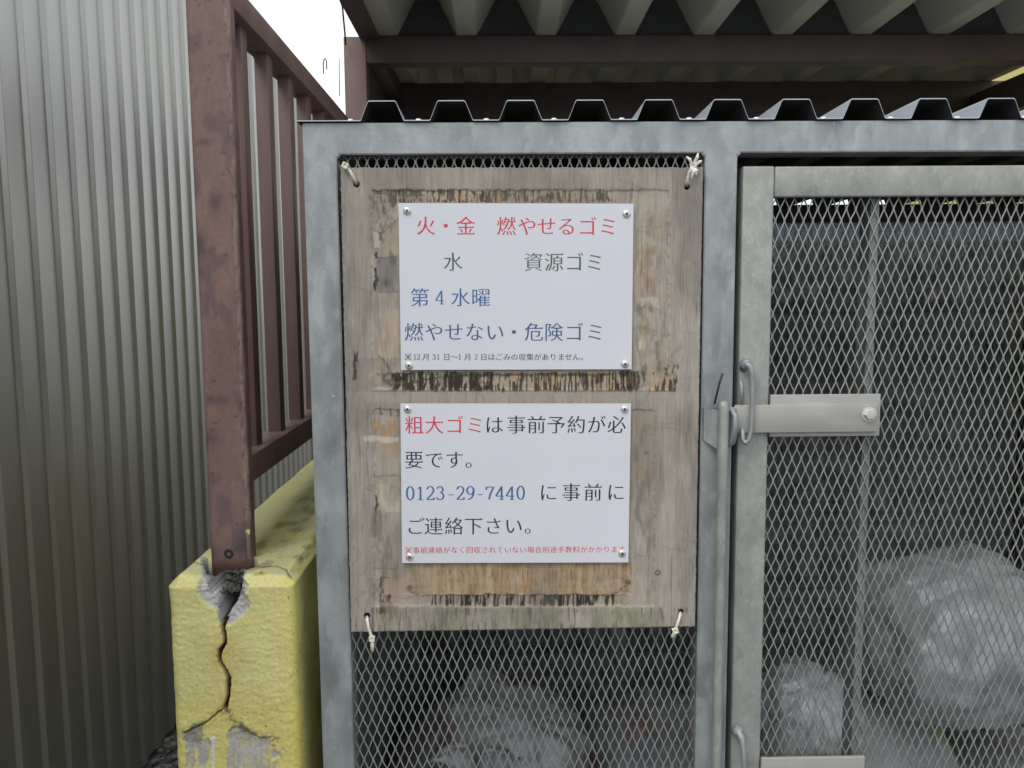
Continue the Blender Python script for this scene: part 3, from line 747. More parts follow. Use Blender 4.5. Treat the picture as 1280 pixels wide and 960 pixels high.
# around the second notice
over(np.array([.24,.21,.17]), box_m(458, 500, 504, 520)*.35)
over(orange*1.0, .9*box_m(464, 497, 526, 548, 2)*sm(.38, .5, fbm(bx_/6, by_/7, 3, 281))); over(pale*1.05, box_m(455, 498, 546, 552, 1.2)*.9); over(orange*1.1, .7*box_m(470, 496, 554, 575, 2)*sm(.45, .55, fbm(bx_/6, by_/7, 3, 283)))
for xx in (476, 488, 497): over(dark*1.3, box_m(xx-.8, xx+.8, 509, 520, .8)*.85)
over(pale*.98, box_m(474, 499, 600, 640, 1.5)*.7*sm(.4, .55, patch2)); over(dark, box_m(469, 471.6, 619, 643, .8)*.9)
over(dark*3, sm(1.5, .3, np.abs(Y_-595))*(bx_ > 466)*(bx_ < 498)*.5); over(dark*3, sm(1.6, .3, np.abs(Y_-711))*(bx_ > 466)*(bx_ < 499)*.5)
over(tan*1.1, .7*box_m(474, 500, 650, 700, 2)*sm(.45, .55, patchy))
over(np.array([.36,.27,.20]), .7*box_m(474, 502, 714, 768, 2)); over(dark, box_m(475, 478, 722, 768, 1)*.9*sm(.3,.4,fine)); over(dark, .95*np.exp(-(((X_-479)/6)**2+((Y_-764)/5)**2)*1.3)); over(dark, .9*box_m(482, 487, 744, 752, 1.2))
H -= .001*box_m(474, 486, 722, 768, 1)
over(np.array([.30,.26,.22]), .45*box_m(792, 816, 512, 720, 3)*sm(.35, .55, patchy)); over(tan*.9, .6*box_m(790, 806, 520, 600, 3)*sm(.5, .6, patch2))
over(dark*2, .8*np.exp(-(((bx_-808)/3)**2+((by_-566)/2)**2))); over(dark*2, .9*np.exp(-((np.hypot(bx_-822, by_-716)-2.6)/1.0)**2))
for cx, cy, rx_, ry_ in ((803,545,6,14),(800,585,5,12),(812,600,3,10)): over(orange*.7, .5*np.exp(-(((X_-cx)/rx_)**2+((Y_-cy)/ry_)**2)))
# warm bare wood under the second notice, black serrated ply edge, moss
ob = box_m(506, 790, 704, 743, 1.0)
warm = (orange*1.02)[None, None]*(.62+.62*strk+.25*(fbm(bx_/30, by_/20, 3, 287)-.3))[..., None]
C_ = C_*(1-ob[..., None]*.95)+warm*ob[..., None]*.95
over(dark*2.5, ob*sm(.60, .76, fbm(bx_/1.5, by_/9, 4, 289))*.5)
over(np.array([.22,.14,.07]), ob*sm(.5, .62, fbm(bx_/14, by_/9, 4, 290))*.45); over(tan*1.15, ob*sm(.5, .65, fbm(bx_/7, by_/40, 4, 292))*.5)
over(tan*1.1, box_m(506, 540, 706, 742)*.3); H -= .0006*ob
for cx, cy in ((512,735),(785,728)): over(dark*1.5, np.exp(-((np.hypot(bx_-cx, (by_-cy)*1.2)-2.4)/.9)**2)*.9); over(dark*3, .5*np.exp(-(((bx_-cx)/5)**2+((by_-cy)/3.5)**2)))
dd, _ = polyline_dist(bx_, Y_, [(512,738),(522,744),(540,745),(600,744),(700,744),(765,743),(772,741),(788,730)]); over(dark*1.8, sm(1.7, .4, dd)*.7*sm(.25,.5,fine))
sb = box_m(528, 782, 744, 757.5, .8)*sm(0, 6, (bx_-524)*.35-(757-by_)*.0)*1.0
over(np.array([.26,.22,.17]), sb*.9)
cells = fbm(bx_/4.0+.15*Y_/9, by_/26, 3, 293); over(dark, sb*sm(.50, .56, cells)*.95); over(tan, sb*sm(.44, .36, cells)*.7)
over(dark, sb*.9*sm(.60, .64, fbm(bx_/2.0, by_/50, 2, 295))); H -= .0012*sb
gm = sm(757, 764, by_)*sm(.34, .62, fbm(bx_/40, by_/22, 4, 297))*sm(455, 500, bx_)*sm(870, 800, bx_); over(np.array([.20,.205,.125])*(.7+.6*fine)[..., None], gm*(.30+.5*sm(.35,.65,fbm(bx_/5, by_/18, 3, 296))))
gm2 = np.exp(-(((bx_-484)/16)**2+((by_-772)/9)**2)) + .7*np.exp(-(((bx_-776)/22)**2+((by_-766)/12)**2)); over(np.array([.17,.20,.05]), gm2*.7*sm(.35, .6, fine))
over(dark*2, sm(757, 762, by_)*sm(.63, .72, fbm(bx_/3, by_/24, 3, 299))*.55)
over(grey_w*1.1*np.array([1,.99,.94]), .35*sm(488, 491, by_)*sm(504, 501, by_))
over(grey_w*.45, (np.abs(by_-489) < .8)*(bx_ > 440)*(bx_ < 845)*.5)
over(grey_w*.6, (np.abs(by_-236.5) < .8)*(bx_ > 466)*(bx_ < 800)*.4)
over(np.array([.11,.10,.08]), .6*sm(.50, .68, fbm(bx_/9, by_/20, 4, 331))*np.maximum(box_m(464, 500, 255, 330, 5), box_m(795, 832, 380, 470, 6)))
over(np.array([.13,.12,.10]), .5*sm(.52, .66, fbm(bx_/7, by_/24, 4, 333))*np.maximum(box_m(462, 500, 640, 775, 5), box_m(790, 815, 515, 720, 5)))
# hairline checks along the grain, water marks and grime
chk = fbm(bx_/1.1, by_/70, 3, 311); over(dark*3, .45*sm(.68, .76, chk)*sm(.40, .6, fbm(bx_/30, by_/40, 3, 313)))
over(grey_w*1.35, .30*sm(.66, .74, fbm(bx_/1.3, by_/55, 3, 315)))
ring = np.abs(fbm(bx_/60, by_/45, 3, 317)-.5); over(grey_w*.55, .35*sm(.018, .004, ring)*sm(.4,.6,fbm(bx_/20, by_/20, 2, 319)))
over(grey_w*.5, .35*sm(.55, .72, fbm(bx_/35, by_/90, 4, 321)))
over(grey_w*.45, .5*sm(3.0, 0, np.minimum(np.minimum(u, 1-u)*450, np.minimum(v, 1-v)*590))*sm(.35,.6,fine))
# tie holes
holes = [(445.5,230.5,3.6),(859,234,3.2),(458.5,770.5,3.8),(851.5,765,3.0)]
for hx_, hy_, hr in holes:
    e = sm(hr+.6, hr-.6, np.hypot(bx_-hx_, by_-hy_)); over(dark*.4, e); H -= .005*e
over(orange*.8, .5*np.exp(-(((bx_-858)/4)**2+((by_-244)/5)**2))*sm(.4, .5, fine))
Bp = Bp.copy(); Bp[..., 1] -= H
ed = np.minimum(np.minimum(u, 1-u)*450, np.minimum(v, 1-v)*590)
jag = sm(2.2, 0, ed)*(fbm(bx_/3, by_/3, 3, 303)-.5)*.0016; Bp[..., 0] += jag*np.where(u < .5, 1, -1)*(np.minimum(u, 1-u) < .01); Bp[..., 2] += jag*(np.minimum(v, 1-v) < .01)
Vb = Bp.reshape(-1, 3); Fb = grid_faces(NU, NV, True)
cc = C_.reshape(-1, 3)
# sides and back of the sheet: 6 mm ply
def rim_idx():
    a = [i*NV for i in range(NU)] + [(NU-1)*NV+j for j in range(1, NV)] + [i*NV+NV-1 for i in range(NU-2, -1, -1)] + [j for j in range(NV-2, 0, -1)]
    return np.array(a)
ri = rim_idx(); back = Vb[ri].copy(); back[:, 1] = BY+.0062; nb = len(Vb); n = len(ri)
nx = np.roll(np.arange(n), -1)
Fr = np.stack([ri, ri[nx], nb+nx, nb+np.arange(n)], 1)
bo = mesh_obj('plywood_board', np.concatenate([Vb, back]), np.concatenate([Fb, Fr]), M['plywood'], None, smooth=True, loc=((c01+c11)/2))
add_paint(bo, np.concatenate([cc, np.tile(grey_w*.6, (n, 1))]))
me = bo.data; me.update()
tag(bo, 'weathered peeling plywood sheet tied onto the cage, behind the two notices', 'board')

# =================================================================== LETTERING
_gl = {}
def glyph(ch, hthin=.013, vthin=-.003):
    """flat outline of a character from the built-in font; horizontal strokes slimmed as in a mincho face"""
    if ch in _gl: return _gl[ch]
    c = bpy.data.curves.new('glyph', 'FONT'); c.body = ch; c.size = 1; c.resolution_u = 3
    o_ = bpy.data.objects.new('glyph', c); COL.objects.link(o_)
    dg = bpy.context.evaluated_depsgraph_get(); me_ = o_.evaluated_get(dg).to_mesh()
    P = np.array([v_.co[:2] for v_ in me_.vertices]); polys = [tuple(p.vertices) for p in me_.polygons]
    cnt = {}
    for p in polys:
        for a, b in zip(p, p[1:]+p[:1]): cnt[(a, b)] = cnt.get((a, b), 0)+1
    N = np.zeros_like(P); K = np.zeros(len(P))
    for (a, b) in cnt:
        if (b, a) in cnt: continue
        e = P[b]-P[a]; l = np.hypot(*e)
        if l < 1e-7: continue
        nn = np.array([e[1], -e[0]])/l
        N[a] += nn; N[b] += nn; K[a] += 1; K[b] += 1
    ln = np.hypot(N[:,0], N[:,1]); ln[ln < 1e-6] = 1; N = N/ln[:, None]
    miter = np.where(K > 0, 1.0, 0)
    P0 = P.copy(); P = P - np.stack([N[:,0]*vthin, N[:,1]*hthin], 1)*miter[:, None]
    o_.evaluated_get(dg).to_mesh_clear(); bpy.data.objects.remove(o_); bpy.data.curves.remove(c)
    # small triangular serif at the right-hand end of each horizontal stroke
    add_p, add_f = [], []
    if ord(ch) >= 0x4E00:
        for (a, b) in cnt:
            if (b, a) in cnt: continue
            e = P0[b]-P0[a]; l = np.hypot(*e)
            if .035 < l < .085 and abs(e[0]) < .004 and e[1]/max(l,1e-9) > 0:      # outline runs counter-clockwise: this edge faces right
                x_, yt = P[b][0], max(P[a][1], P[b][1]); k0 = len(P)+len(add_p)
                add_p += [(x_+.004, yt-.012), (x_-.030, yt+.048), (x_-.085, yt-.006)]; add_f.append((k0, k0+1, k0+2))
    if add_p: P = np.concatenate([P, np.array(add_p)]); polys = polys+add_f
    _gl[ch] = (P, polys); return _gl[ch]
def ribbon(strokes, wmin, wmax):
    """digit drawn with a contrast pen: thick where it runs up and down"""
    P, polys = [], []
    for st_ in strokes:
        st_ = np.array(st_, float); n = len(st_)
        closed = np.allclose(st_[0], st_[-1])
        L_, R_ = [], []
        for i in range(n):
            if closed: t = st_[(i+1) % (n-1)] - st_[(i-1) % (n-1)]
            else: t = st_[min(i+1, n-1)]-st_[max(i-1, 0)]
            l = np.hypot(*t); t = t/l; w_ = (wmin+(wmax-wmin)*abs(t[1])**1.6)/2
            nn = np.array([-t[1], t[0]])*w_; L_.append(st_[i]+nn); R_.append(st_[i]-nn)
        b0 = len(P); P += L_+R_
        for i in range(n-1): polys.append((b0+i, b0+i+1, b0+n+i+1, b0+n+i))
    return np.array(P), polys
def arc(cx, cy, rx_, ry_, a0, a1, n=18): return [(cx+rx_*math.cos(rad(a0+(a1-a0)*i/n)), cy+ry_*math.sin(rad(a0+(a1-a0)*i/n))) for i in range(n+1)]
DG = {'0': [arc(.25,.36,.17,.34,0,360,28)],
 '1': [[(.26,.03),(.26,.69)],[(.12,.60),(.19,.63),(.25,.68)],[(.13,.018),(.39,.018)]],
 '2': [arc(.235,.51,.165,.19,165,-25,16)+[(.33,.34),(.22,.20),(.07,.045)],[(.06,.03),(.42,.03)],[(.415,.03),(.425,.13)]],
 '3': [arc(.22,.54,.145,.155,160,-90,16),arc(.22,.205,.18,.185,90,-155,18)],
 '4': [[(.33,.02),(.33,.69)],[(.33,.68),(.04,.20)],[(.03,.19),(.46,.19)],[(.23,.018),(.43,.018)]],
 '7': [[(.06,.66),(.44,.66)],[(.07,.66),(.055,.52)],[(.43,.65),(.33,.46),(.25,.24),(.20,.02)]],
 '9': [arc(.24,.49,.165,.20,0,360,24),[(.405,.49),(.40,.33),(.33,.15),(.20,.04),(.10,.015)]],
 '-': [[(.06,.25),(.30,.25)]]}
def warp(u_, v_): return -.0007*(np.sin(u_*7+v_*3)*.5+.5)*np.sin(np.clip(u_,0,1)*np.pi)*np.sin(np.clip(v_,0,1)*np.pi)
def printed(line, o3, ux, vz, parent, mat, name='lettering'):
    """line: list of (char, centre x mm, centre y mm, em mm); o3 = top-left of the sheet, ux/vz = unit vectors right/down"""
    V_, F_ = [], []
    for ch, cx, cy, em in line:
        if ch in DG:
            P, polys = ribbon(DG[ch], .042, .092); ox, oy = .25, .355
            if ch == '-': ox, oy = .18, .335
        elif ch == '４':
            P, polys = ribbon(DG['4'], .035, .075); ox, oy = .25, .355
        elif ch == '２':
            P, polys = ribbon(DG['2'], .035, .075); ox, oy = .25, .355
        elif ch == '※':
            P, polys = ribbon([[(.08,.12),(.5,.55),(.92,.98)],[(.08,.98),(.5,.55),(.92,.12)]]+[[(cx_-.07,cy_),(cx_+.07,cy_)] for cx_, cy_ in ((.5,.85),(.5,.22),(.14,.55),(.86,.55))], .09, .10)
            for (i_a, i_b) in (): pass
            ox, oy = .5, .55
        else:
            P, polys = glyph(ch); ox, oy = .5, .38
        b0 = len(V_)
        for x, y in P: V_.append(o3 + ux*((cx+(x-ox)*em)/1000) + vz*((cy-(y-oy)*em)/1000) + np.array([0,-.0002+warp(cx/297+(x-ox)*em/297, cy/210-(y-oy)*em/210),0]))
        F_ += [tuple(b0+i for i in p) for p in polys]
    return mesh_obj(name, V_, F_, mat, parent)

# =================================================================== THE TWO NOTICES
PYY = -.0085
def notice(corners, crop, lines, label, screws):
    tl, tr, bl, br_ = [at(*c, Y=PYY) for c in corners]
    root = empty('notice', tuple((bl+br_)/2), label, 'notice', 'notices screwed to the plywood sheet')
    n_, m_ = 40, 30
    uu, vv = np.meshgrid(np.linspace(0,1,n_), np.linspace(0,1,m_), indexing='ij')
    def surf(uu, vv):
        u_, v_ = uu[..., None], vv[..., None]
        P = (tl*(1-u_)+tr*u_)*(1-v_)+(bl*(1-u_)+br_*u_)*v_
        return P
    P = surf(uu, vv)
    P = P.copy(); P[..., 1] += warp(uu, vv)
    fr = P.reshape(-1,3); bk = fr.copy(); bk[:,1] += .0006
    F1 = grid_faces(n_, m_, True); F2 = grid_faces(n_, m_, False)+n_*m_
    rimi = np.array([i*m_ for i in range(n_)]+[(n_-1)*m_+j for j in range(1,m_)]+[i*m_+m_-1 for i in range(n_-2,-1,-1)]+[j for j in range(m_-2,0,-1)])
    nx_ = np.roll(rimi, -1); F3 = np.stack([rimi, nx_, nx_+n_*m_, rimi+n_*m_], 1)
    mesh_obj('sheet', np.concatenate([fr, bk]), np.concatenate([F1, F2, F3]), M['paper'], root)
    W_, H_ = np.linalg.norm(tr-tl), np.linalg.norm(bl-tl)
    ux = (tr-tl)/W_; vz = (bl-tl)/H_
    (x00,y00),(x10,y10),(x01,y01),(x11,y11) = crop
    def tomm(cx, cy):
        v_ = (cy-y00)/(y01-y00)
        xl = x00+(x01-x00)*v_; xr = x10+(x11-x10)*v_; u_ = (cx-xl)/(xr-xl)
        # the sheet's own left and right edges lean a little, follow them
        p = (tl*(1-u_)+tr*u_)*(1-v_)+(bl*(1-u_)+br_*u_)*v_ - tl
        return float(p@ux)*1000, float(p@vz)*1000
    for mat, em, items in lines:
        L_ = []
        for ch, cx, cy in items:
            x, y = tomm(cx, cy); L_.append((ch, x, y, em))
        printed(L_, tl, ux, vz, root, M[mat])
    for cx, cy in screws:
        x, y = tomm(cx, cy); p = tl+ux*x/1000+vz*y/1000
        f = MB(); f.lathe((p[0], p[1]+.0002, p[2]), (0,-1,0), [(.0052,0),(.0052,.0006),(.0046,.0018),(.0032,.0027),(.0014,.0030),(0,.0030)], 20)
        sc = f.build('screw', M['screw'], root, True, loc=(p[0], p[1], p[2]))
        f = MB(); a0 = random.uniform(0, 1.5)
        for aa in (a0, a0+math.pi/2):
            f.box((p[0]-.0019, p[1]-.0034, p[2]-.00055), (p[0]+.0019, p[1]-.0025, p[2]+.00055), rot=Matrix.Rotation(aa, 3, 'Y'))
        f.build('cross_slot', M['black'], sc)
    return root
def seq(s, xs_, y): return [(c, x, y) for c, x in zip(s, xs_)]
E1 = 25.0
crop1 = ((32,55),(1208,58),(45,888),(1198,885))
notice([(498,253.8),(792,254.5),(501.3,462.4),(789.5,461.5)], crop1, [
 ('ink_red', E1, seq('火・金', [168,268,368], 165)),
 ('ink_red', E1, seq('燃やせるゴミ', [570,674,772,872,976,1080], 165)),
 ('ink_green', E1, seq('水', [303], 343)),
 ('ink_green', E1, seq('資源ゴミ', [706,808,910,1012], 343)),
 ('ink_blue', E1, seq('第４水曜', [137,238,340,442], 521)),
 ('ink_navy', E1, seq('燃やせない・危険ゴミ', [107,208,308,410,512,607,707,806,908,1014], 695)),
 ('ink_black', 9.6, seq('※12月31日〜1月２日はごみの収集がありません。', [78,112,130,168,208,228,271,309,336,376,417,456,494,532,571,609,648,687,725,763,803,843,880,918,957], 822)),
], 'upper white notice with red, green and blue lines about collection days', [(75,93),(1172,103),(83,865),(1163,858)])
crop2 = ((42,57),(1195,57),(50,855),(1182,852))
notice([(500.5,504.3),(788.8,504.3),(502.5,703.8),(785.5,703)], crop2, [
 ('ink_red', E1, seq('粗大ゴミ', [111,211,312,415], 163)),
 ('ink_black', E1, seq('は事前予約が必', [510,620,721,820,921,1022,1123], 163)),
 ('ink_black', E1, seq('要です。', [110,211,312,412], 335)),
 ('ink_blue', 25.5, seq('0123-29-7440', [92,142,193,243,295,343,393,440,490,540,592,643], 502)),
 ('ink_black', E1, seq('に事前に', [782,895,1005,1120], 500)),
 ('ink_black', E1, seq('ご連絡下さい。', [118,209,310,408,508,608,708], 668)),
 ('ink_red', 9.6, seq('※事前連絡がなく回収されていない場合別途手数料がかかります', [84+38.1*i for i in range(29)], 790)),
], 'lower white notice with a blue telephone number and small red last line', [(78,85),(1162,87),(90,822),(1152,810)])

# =================================================================== CABLE TIES
def cable_tie(label, hole_px, path_px, head_px, tail_px, ang, mat='nylon', worn=False):
    Y0 = BY-.0015
    h = at(*hole_px, Y=Y0+.004)
    root = empty('cable_tie', tuple(at(*head_px, Y=Y0-.003)), label, 'cable tie', 'cable ties holding the plywood sheet')
    pts = [h] + [at(a, b, Y=Y0-.0032) for a, b in path_px] + [at(*head_px, Y=Y0-.0035)]
    f = MB()
    f.tube([tuple(p) for p in pts], .0019, 8, flat=(.45, 1.15)); f.build('strap', M[mat], root, True)
    hp = at(*head_px, Y=Y0-.004)
    f = MB(); R_ = Matrix.Rotation(ang, 3, 'Y')
    # head: a small frame with a window for the strap
    for a, b in (((-.0038,-.003,-.0036),(-.0018,.002,.0036)), ((.0018,-.003,-.0036),(.0038,.002,.0036)), ((-.0038,-.0029,-.0036),(.0038,.0019,-.0020)), ((-.0038,-.0029,.0020),(.0038,.0019,.0036)), ((-.0018,-.0015,-.002),(.0018,.0018,.002))):
        f.box(tuple(np.array(a)+hp), tuple(np.array(b)+hp), .0004, 1, rot=R_, piv=tuple(hp))
    f.build('head', M[mat], root)
    if tail_px:
        tps = [at(*head_px, Y=Y0-.004)] + [at(a, b, Y=Y0-.0045) for a, b in tail_px]
        f = MB(); f.tube([tuple(p) for p in tps], .0020, 8, flat=(.4, 1.2)); f.build('tail', M[mat], root, True)
    if worn:
        f = MB()
        for dx_, dz_, l, a in ((-.004,.002,.012,2.2),(.002,.005,.013,1.2),(.004,.0,.010,.6),(-.002,-.004,.010,-2.2),(.0,-.006,.013,-1.75),(.003,-.007,.009,-1.3)):
            s_ = hp+np.array([dx_*.5, -.002, dz_*.5]); e_ = s_+np.array([math.cos(a)*l, -.001, math.sin(a)*l])
            f.tube([tuple(s_), tuple((s_+e_)/2+np.array([.001,-.002,.001])), tuple(e_)], [.0016,.0022,.0007], 6, flat=(.5, 1.1))
        f.build('frayed_end', M[mat], root)
    return root
cable_tie('yellowed cable tie at the top left corner of the plywood sheet', (446,231), [(443,224),(438,215)], (431.5,207), None, rad(28))
cable_tie('frayed white cable tie at the top right corner of the plywood sheet', (858.5,233), [(859,226),(862,216)], (866,207), None, rad(-25), 'nylon_worn', True)
cable_tie('pale cable tie with hanging tail at the lower left corner of the plywood', (458.5,770), [(459,776),(460.5,785),(463.5,793)], (465,798), [(465.3,806),(465.3,814)], rad(3))
cable_tie('pale cable tie with slanting tail at the lower right corner of the plywood', (851,765), [(849.5,772),(847,780)], (844,788), [(842.5,792),(840.5,797)], rad(-20))

# =================================================================== REFUSE BAGS
def bag_material(name, col, spotcols, trans=.25):
    mt, nt, b = new_mat(name); L = nt.links
    tc = node(nt, 'ShaderNodeTexCoord')
    n_ = node(nt, 'ShaderNodeTexNoise', Scale=9.0, Detail=6.0, Roughness=.6, Distortion=1.2); L.new(tc.outputs['Object'], n_.inputs['Vector'])
    st_ = [(0.2, tuple(c*.45 for c in col)), (0.42, col), (0.6, tuple(min(1, c*1.25) for c in col))]
    r = ramp(nt, n_.outputs[0], st_)
    n3 = node(nt, 'ShaderNodeTexVoronoi', Scale=11.0); L.new(tc.outputs['Object'], n3.inputs['Vector'])
    r3 = ramp(nt, n3.outputs['Color'], [(0, col)]+[(.55+.1*i, c) for i, c in enumerate(spotcols)]); r3.color_ramp.interpolation = 'CONSTANT'
    n4 = node(nt, 'ShaderNodeTexNoise', Scale=14.0, Detail=3.0); L.new(tc.outputs['Object'], n4.inputs['Vector'])
    r4 = ramp(nt, n4.outputs[0], [(.52, (0,0,0)), (.62, (.5,.5,.5))])
    mx = node(nt, 'ShaderNodeMix', data_type='RGBA'); L.new(r4.outputs[0], mx.inputs[0]); L.new(r.outputs[0], mx.inputs[6]); L.new(r3.outputs[0], mx.inputs[7])
    L.new(mx.outputs[2], b.inputs['Base Color']); b.inputs['Roughness'].default_value = .30; b.inputs['Specular IOR Level'].default_value = .6; b.inputs['Coat Weight'].default_value = .2; b.inputs['Coat Roughness'].default_value = .12
    wv = node(nt, 'ShaderNodeTexNoise', Scale=26.0, Detail=8.0, Roughness=.62, Distortion=2.4); L.new(tc.outputs['Object'], wv.inputs['Vector'])
    bp = node(nt, 'ShaderNodeBump', Strength=.32, Distance=.006); L.new(wv.outputs[0], bp.inputs['Height']); L.new(bp.outputs[0], b.inputs['Normal'])
    return mt
M['bag'] = bag_material('translucent_white_bag', (.27,.28,.30), [(.30,.30,.31),(.20,.18,.17)])
M['bag_mixed'] = bag_material('translucent_bag_with_rubbish', (.22,.23,.24), [(.24,.04,.04),(.34,.32,.07),(.03,.09,.22),(.40,.40,.40)])
def bag(label, c, r, seed, mat='bag', ears=True, flat_z=-.75, neck=None):
    root = empty('refuse_bag', (c[0], c[1], c[2]-r[2]*.9), label, 'bag', 'refuse bags inside the cage')
    axis_ = Vector((-.25+.1*(seed % 5), -.55, .8)).normalized(); ax_u = axis_.cross(Vector((0,1,0))).normalized(); ax_w = axis_.cross(ax_u)
    bm = bmesh.new(); bmesh.ops.create_icosphere(bm, subdivisions=6 if c[2] > .5 else 4, radius=1.0)
    for v_ in bm.verts:
        p = v_.co.copy(); n_ = p.normalized()
        a = mnoise.fractal(p*1.2+Vector((seed,0,0)), .8, 2.2, 3)*.15
        # folds gathered towards the knot
        ct = max(-1, min(1, n_.dot(axis_))); th = math.acos(ct); uu_ = n_.dot(ax_u); ww_ = n_.dot(ax_w); hh = math.hypot(uu_, ww_)+1e-6
        q = Vector((uu_/hh*2.6, ww_/hh*2.6, th*.75+seed*1.7))
        q2 = Vector((uu_/hh*6.0+3, ww_/hh*6.0, th*1.3+seed))
        fo = (1-abs(mnoise.noise(q)*2.2))*.085*min(1, hh*1.6)+(1-abs(mnoise.noise(q2)*2.2))*.032*min(1, hh*1.6)
        cr = (1-abs(mnoise.noise(p*3.4+Vector((seed*2,4,1)))*2.4))*.018
        k_ = (1+a*.8+fo*.8+cr)*(1/max(abs(n_.x),abs(n_.y),abs(n_.z)))**.12
        z = p.z
        if z < flat_z: z = flat_z+(z-flat_z)*.25
        tz = max(0, z-.55)
        v_.co = Vector((p.x*k_*r[0]*(1-tz*.35), p.y*k_*r[1]*(1-tz*.35), z*k_*r[2]))+Vector(c)
    f = MB(); f.bm.free(); f.bm = bm; f.build('bag_body', M[mat], root, True)
    if ears:
        f = MB(); top_ = Vector(c)+(Vector(neck) if neck else Vector((0, -r[1]*.35, r[2]*.95)))
        for sgn, ln_ in ((-1, .075), (1, .065)):
            n_, m_ = 16, 9; vs_ = []
            for i in range(n_):
                t = i/(n_-1); row = []
                for j in range(m_):
                    s_ = (j/(m_-1)-.5)*2; wd = .007+.022*math.sin(min(1, t*1.15)*math.pi*.85)
                    cx = sgn*(.006+ln_*t*.75); cz = .01+ln_*math.sin(t*2.1)*.85
                    nx_ = -math.sin(t*1.2)*sgn
                    p = top_+Vector((cx+s_*wd*.7, -.012-.01*math.cos(s_*4+t*5)*(.4+t)+.006*mnoise.noise(Vector((s_*3, t*6, seed))), cz-s_*wd*.55*sgn+.004*mnoise.noise(Vector((s_*5, t*7, seed+4)))))
                    row.append(f.bm.verts.new(p))
                vs_.append(row)
            for i in range(n_-1):
                for j in range(m_-1): f.bm.faces.new((vs_[i][j], vs_[i+1][j], vs_[i+1][j+1], vs_[i][j+1]))
        ex = f.build('knotted_ear', M[mat], root, True)
        sl = ex.modifiers.new('thickness', 'SOLIDIFY'); sl.thickness = .0012
    return root
def bag_at(px, py, Y): return at(px, py, Y=Y)
cA = bag_at(1185, 800, .24); bag('large swollen white refuse bag behind the door mesh, right of the brace', (cA[0]+.01, .24, cA[2]+.01), (.150,.150,.138), 3, ears=False)
cB = bag_at(1005, 890, .18); bag('small crumpled white refuse bag beside the door stile, low behind the mesh', (cB[0]-.008, .17, cB[2]-.01), (.082,.085,.088), 8, ears=False)
cC = bag_at(640, 945, .27); bag('knotted refuse bag with mixed rubbish behind the mesh under the plywood', (cC[0], .28, cC[2]-.015), (.125,.12,.125), 14, 'bag_mixed', True, neck=(-.055,-.125,.028))
cD = bag_at(1250, 985, .25); bag('pale refuse bag lying below the large swollen bag at the right edge', (cD[0]+.03, .26, cD[2]-.035), (.11,.12,.085), 21, 'bag_mixed', False)
cE = bag_at(830, 990, .3); bag('dark mixed refuse bag low beside the centre post', (cE[0]+.03, .30, cE[2]-.03), (.10,.11,.085), 27, 'bag_mixed', False)
# things the visible bags lie on: fuller bags lower in the cage
for i, (x, y, z, a, b, c, lb) in enumerate([(-.05,.42,.36,.17,.24,.24,'full refuse bag on the cage floor under the knotted bag'), (.30,.40,.36,.18,.24,.23,'full refuse bag on the cage floor behind the centre post'), (.64,.38,.40,.17,.22,.27,'full refuse bag on the cage floor under the large swollen bag'), (.92,.40,.33,.15,.2,.2,'full refuse bag on the cage floor in the right corner')]):
    bag(lb, (x,y,z), (a,b,c), 31+i*5, 'bag_mixed', False)

# =================================================================== BLOCK WALL behind the cage
bw = empty('block_wall', (.4, 1.16, 0), 'dark split-face concrete block wall seen through the cage mesh', 'wall')
f = MB(); f.box((-.30, 1.135, 0), (2.30, 1.24, 1.490)); f.build('mortar_bed', M['mortar'], bw)
bh, bl_ = .1855, .39; variants = []
def rough_block(seed):
    n_, m_ = 14, 8; Vv = []; 
    for i in range(n_):
        for j in range(m_):
            x = i/(n_-1)*(bl_-.01); z = j/(m_-1)*(bh-.01)
            e = min(i, n_-1-i, j, m_-1-j)
            d_ = 0 if e == 0 else .006+.020*abs(mnoise.fractal(Vector((x*14+seed, z*14, seed)), .7, 2, 3))
            Vv.append((x, -d_, z))
    fr = grid_faces(n_, m_, False); k_ = len(Vv)
    Vv += [(0,.05,0),(bl_-.01,.05,0),(bl_-.01,.05,bh-.01),(0,.05,bh-.01)]
    c0, c1, c2, c3 = 0, (n_-1)*m_, n_*m_-1, m_-1
    Fx = [tuple(q) for q in fr] + [(c0, k_, k_+1, c1), (c3, c2, k_+2, k_+3)]
    me_ = bpy.data.meshes.new('concrete_block'); me_.from_pydata(Vv, [], Fx); me_.materials.append(M['block']); me_.update(); return me_
variants = [rough_block(s*3.3+1) for s in range(5)]
for r_ in range(8):
    z = .005+r_*bh; 
    if z+bh-.01 > 1.52: continue
    x = -.30 + (0 if r_ % 2 else -.195)
    while x < 2.30:
        if x+bl_ > -.30 and x >= -.50:
            ob_ = bpy.data.objects.new('concrete_block', random.choice(variants)); ob_.location = Vector((x+.005, 1.13, z))-bw.location; link(ob_, bw)
        x += bl_

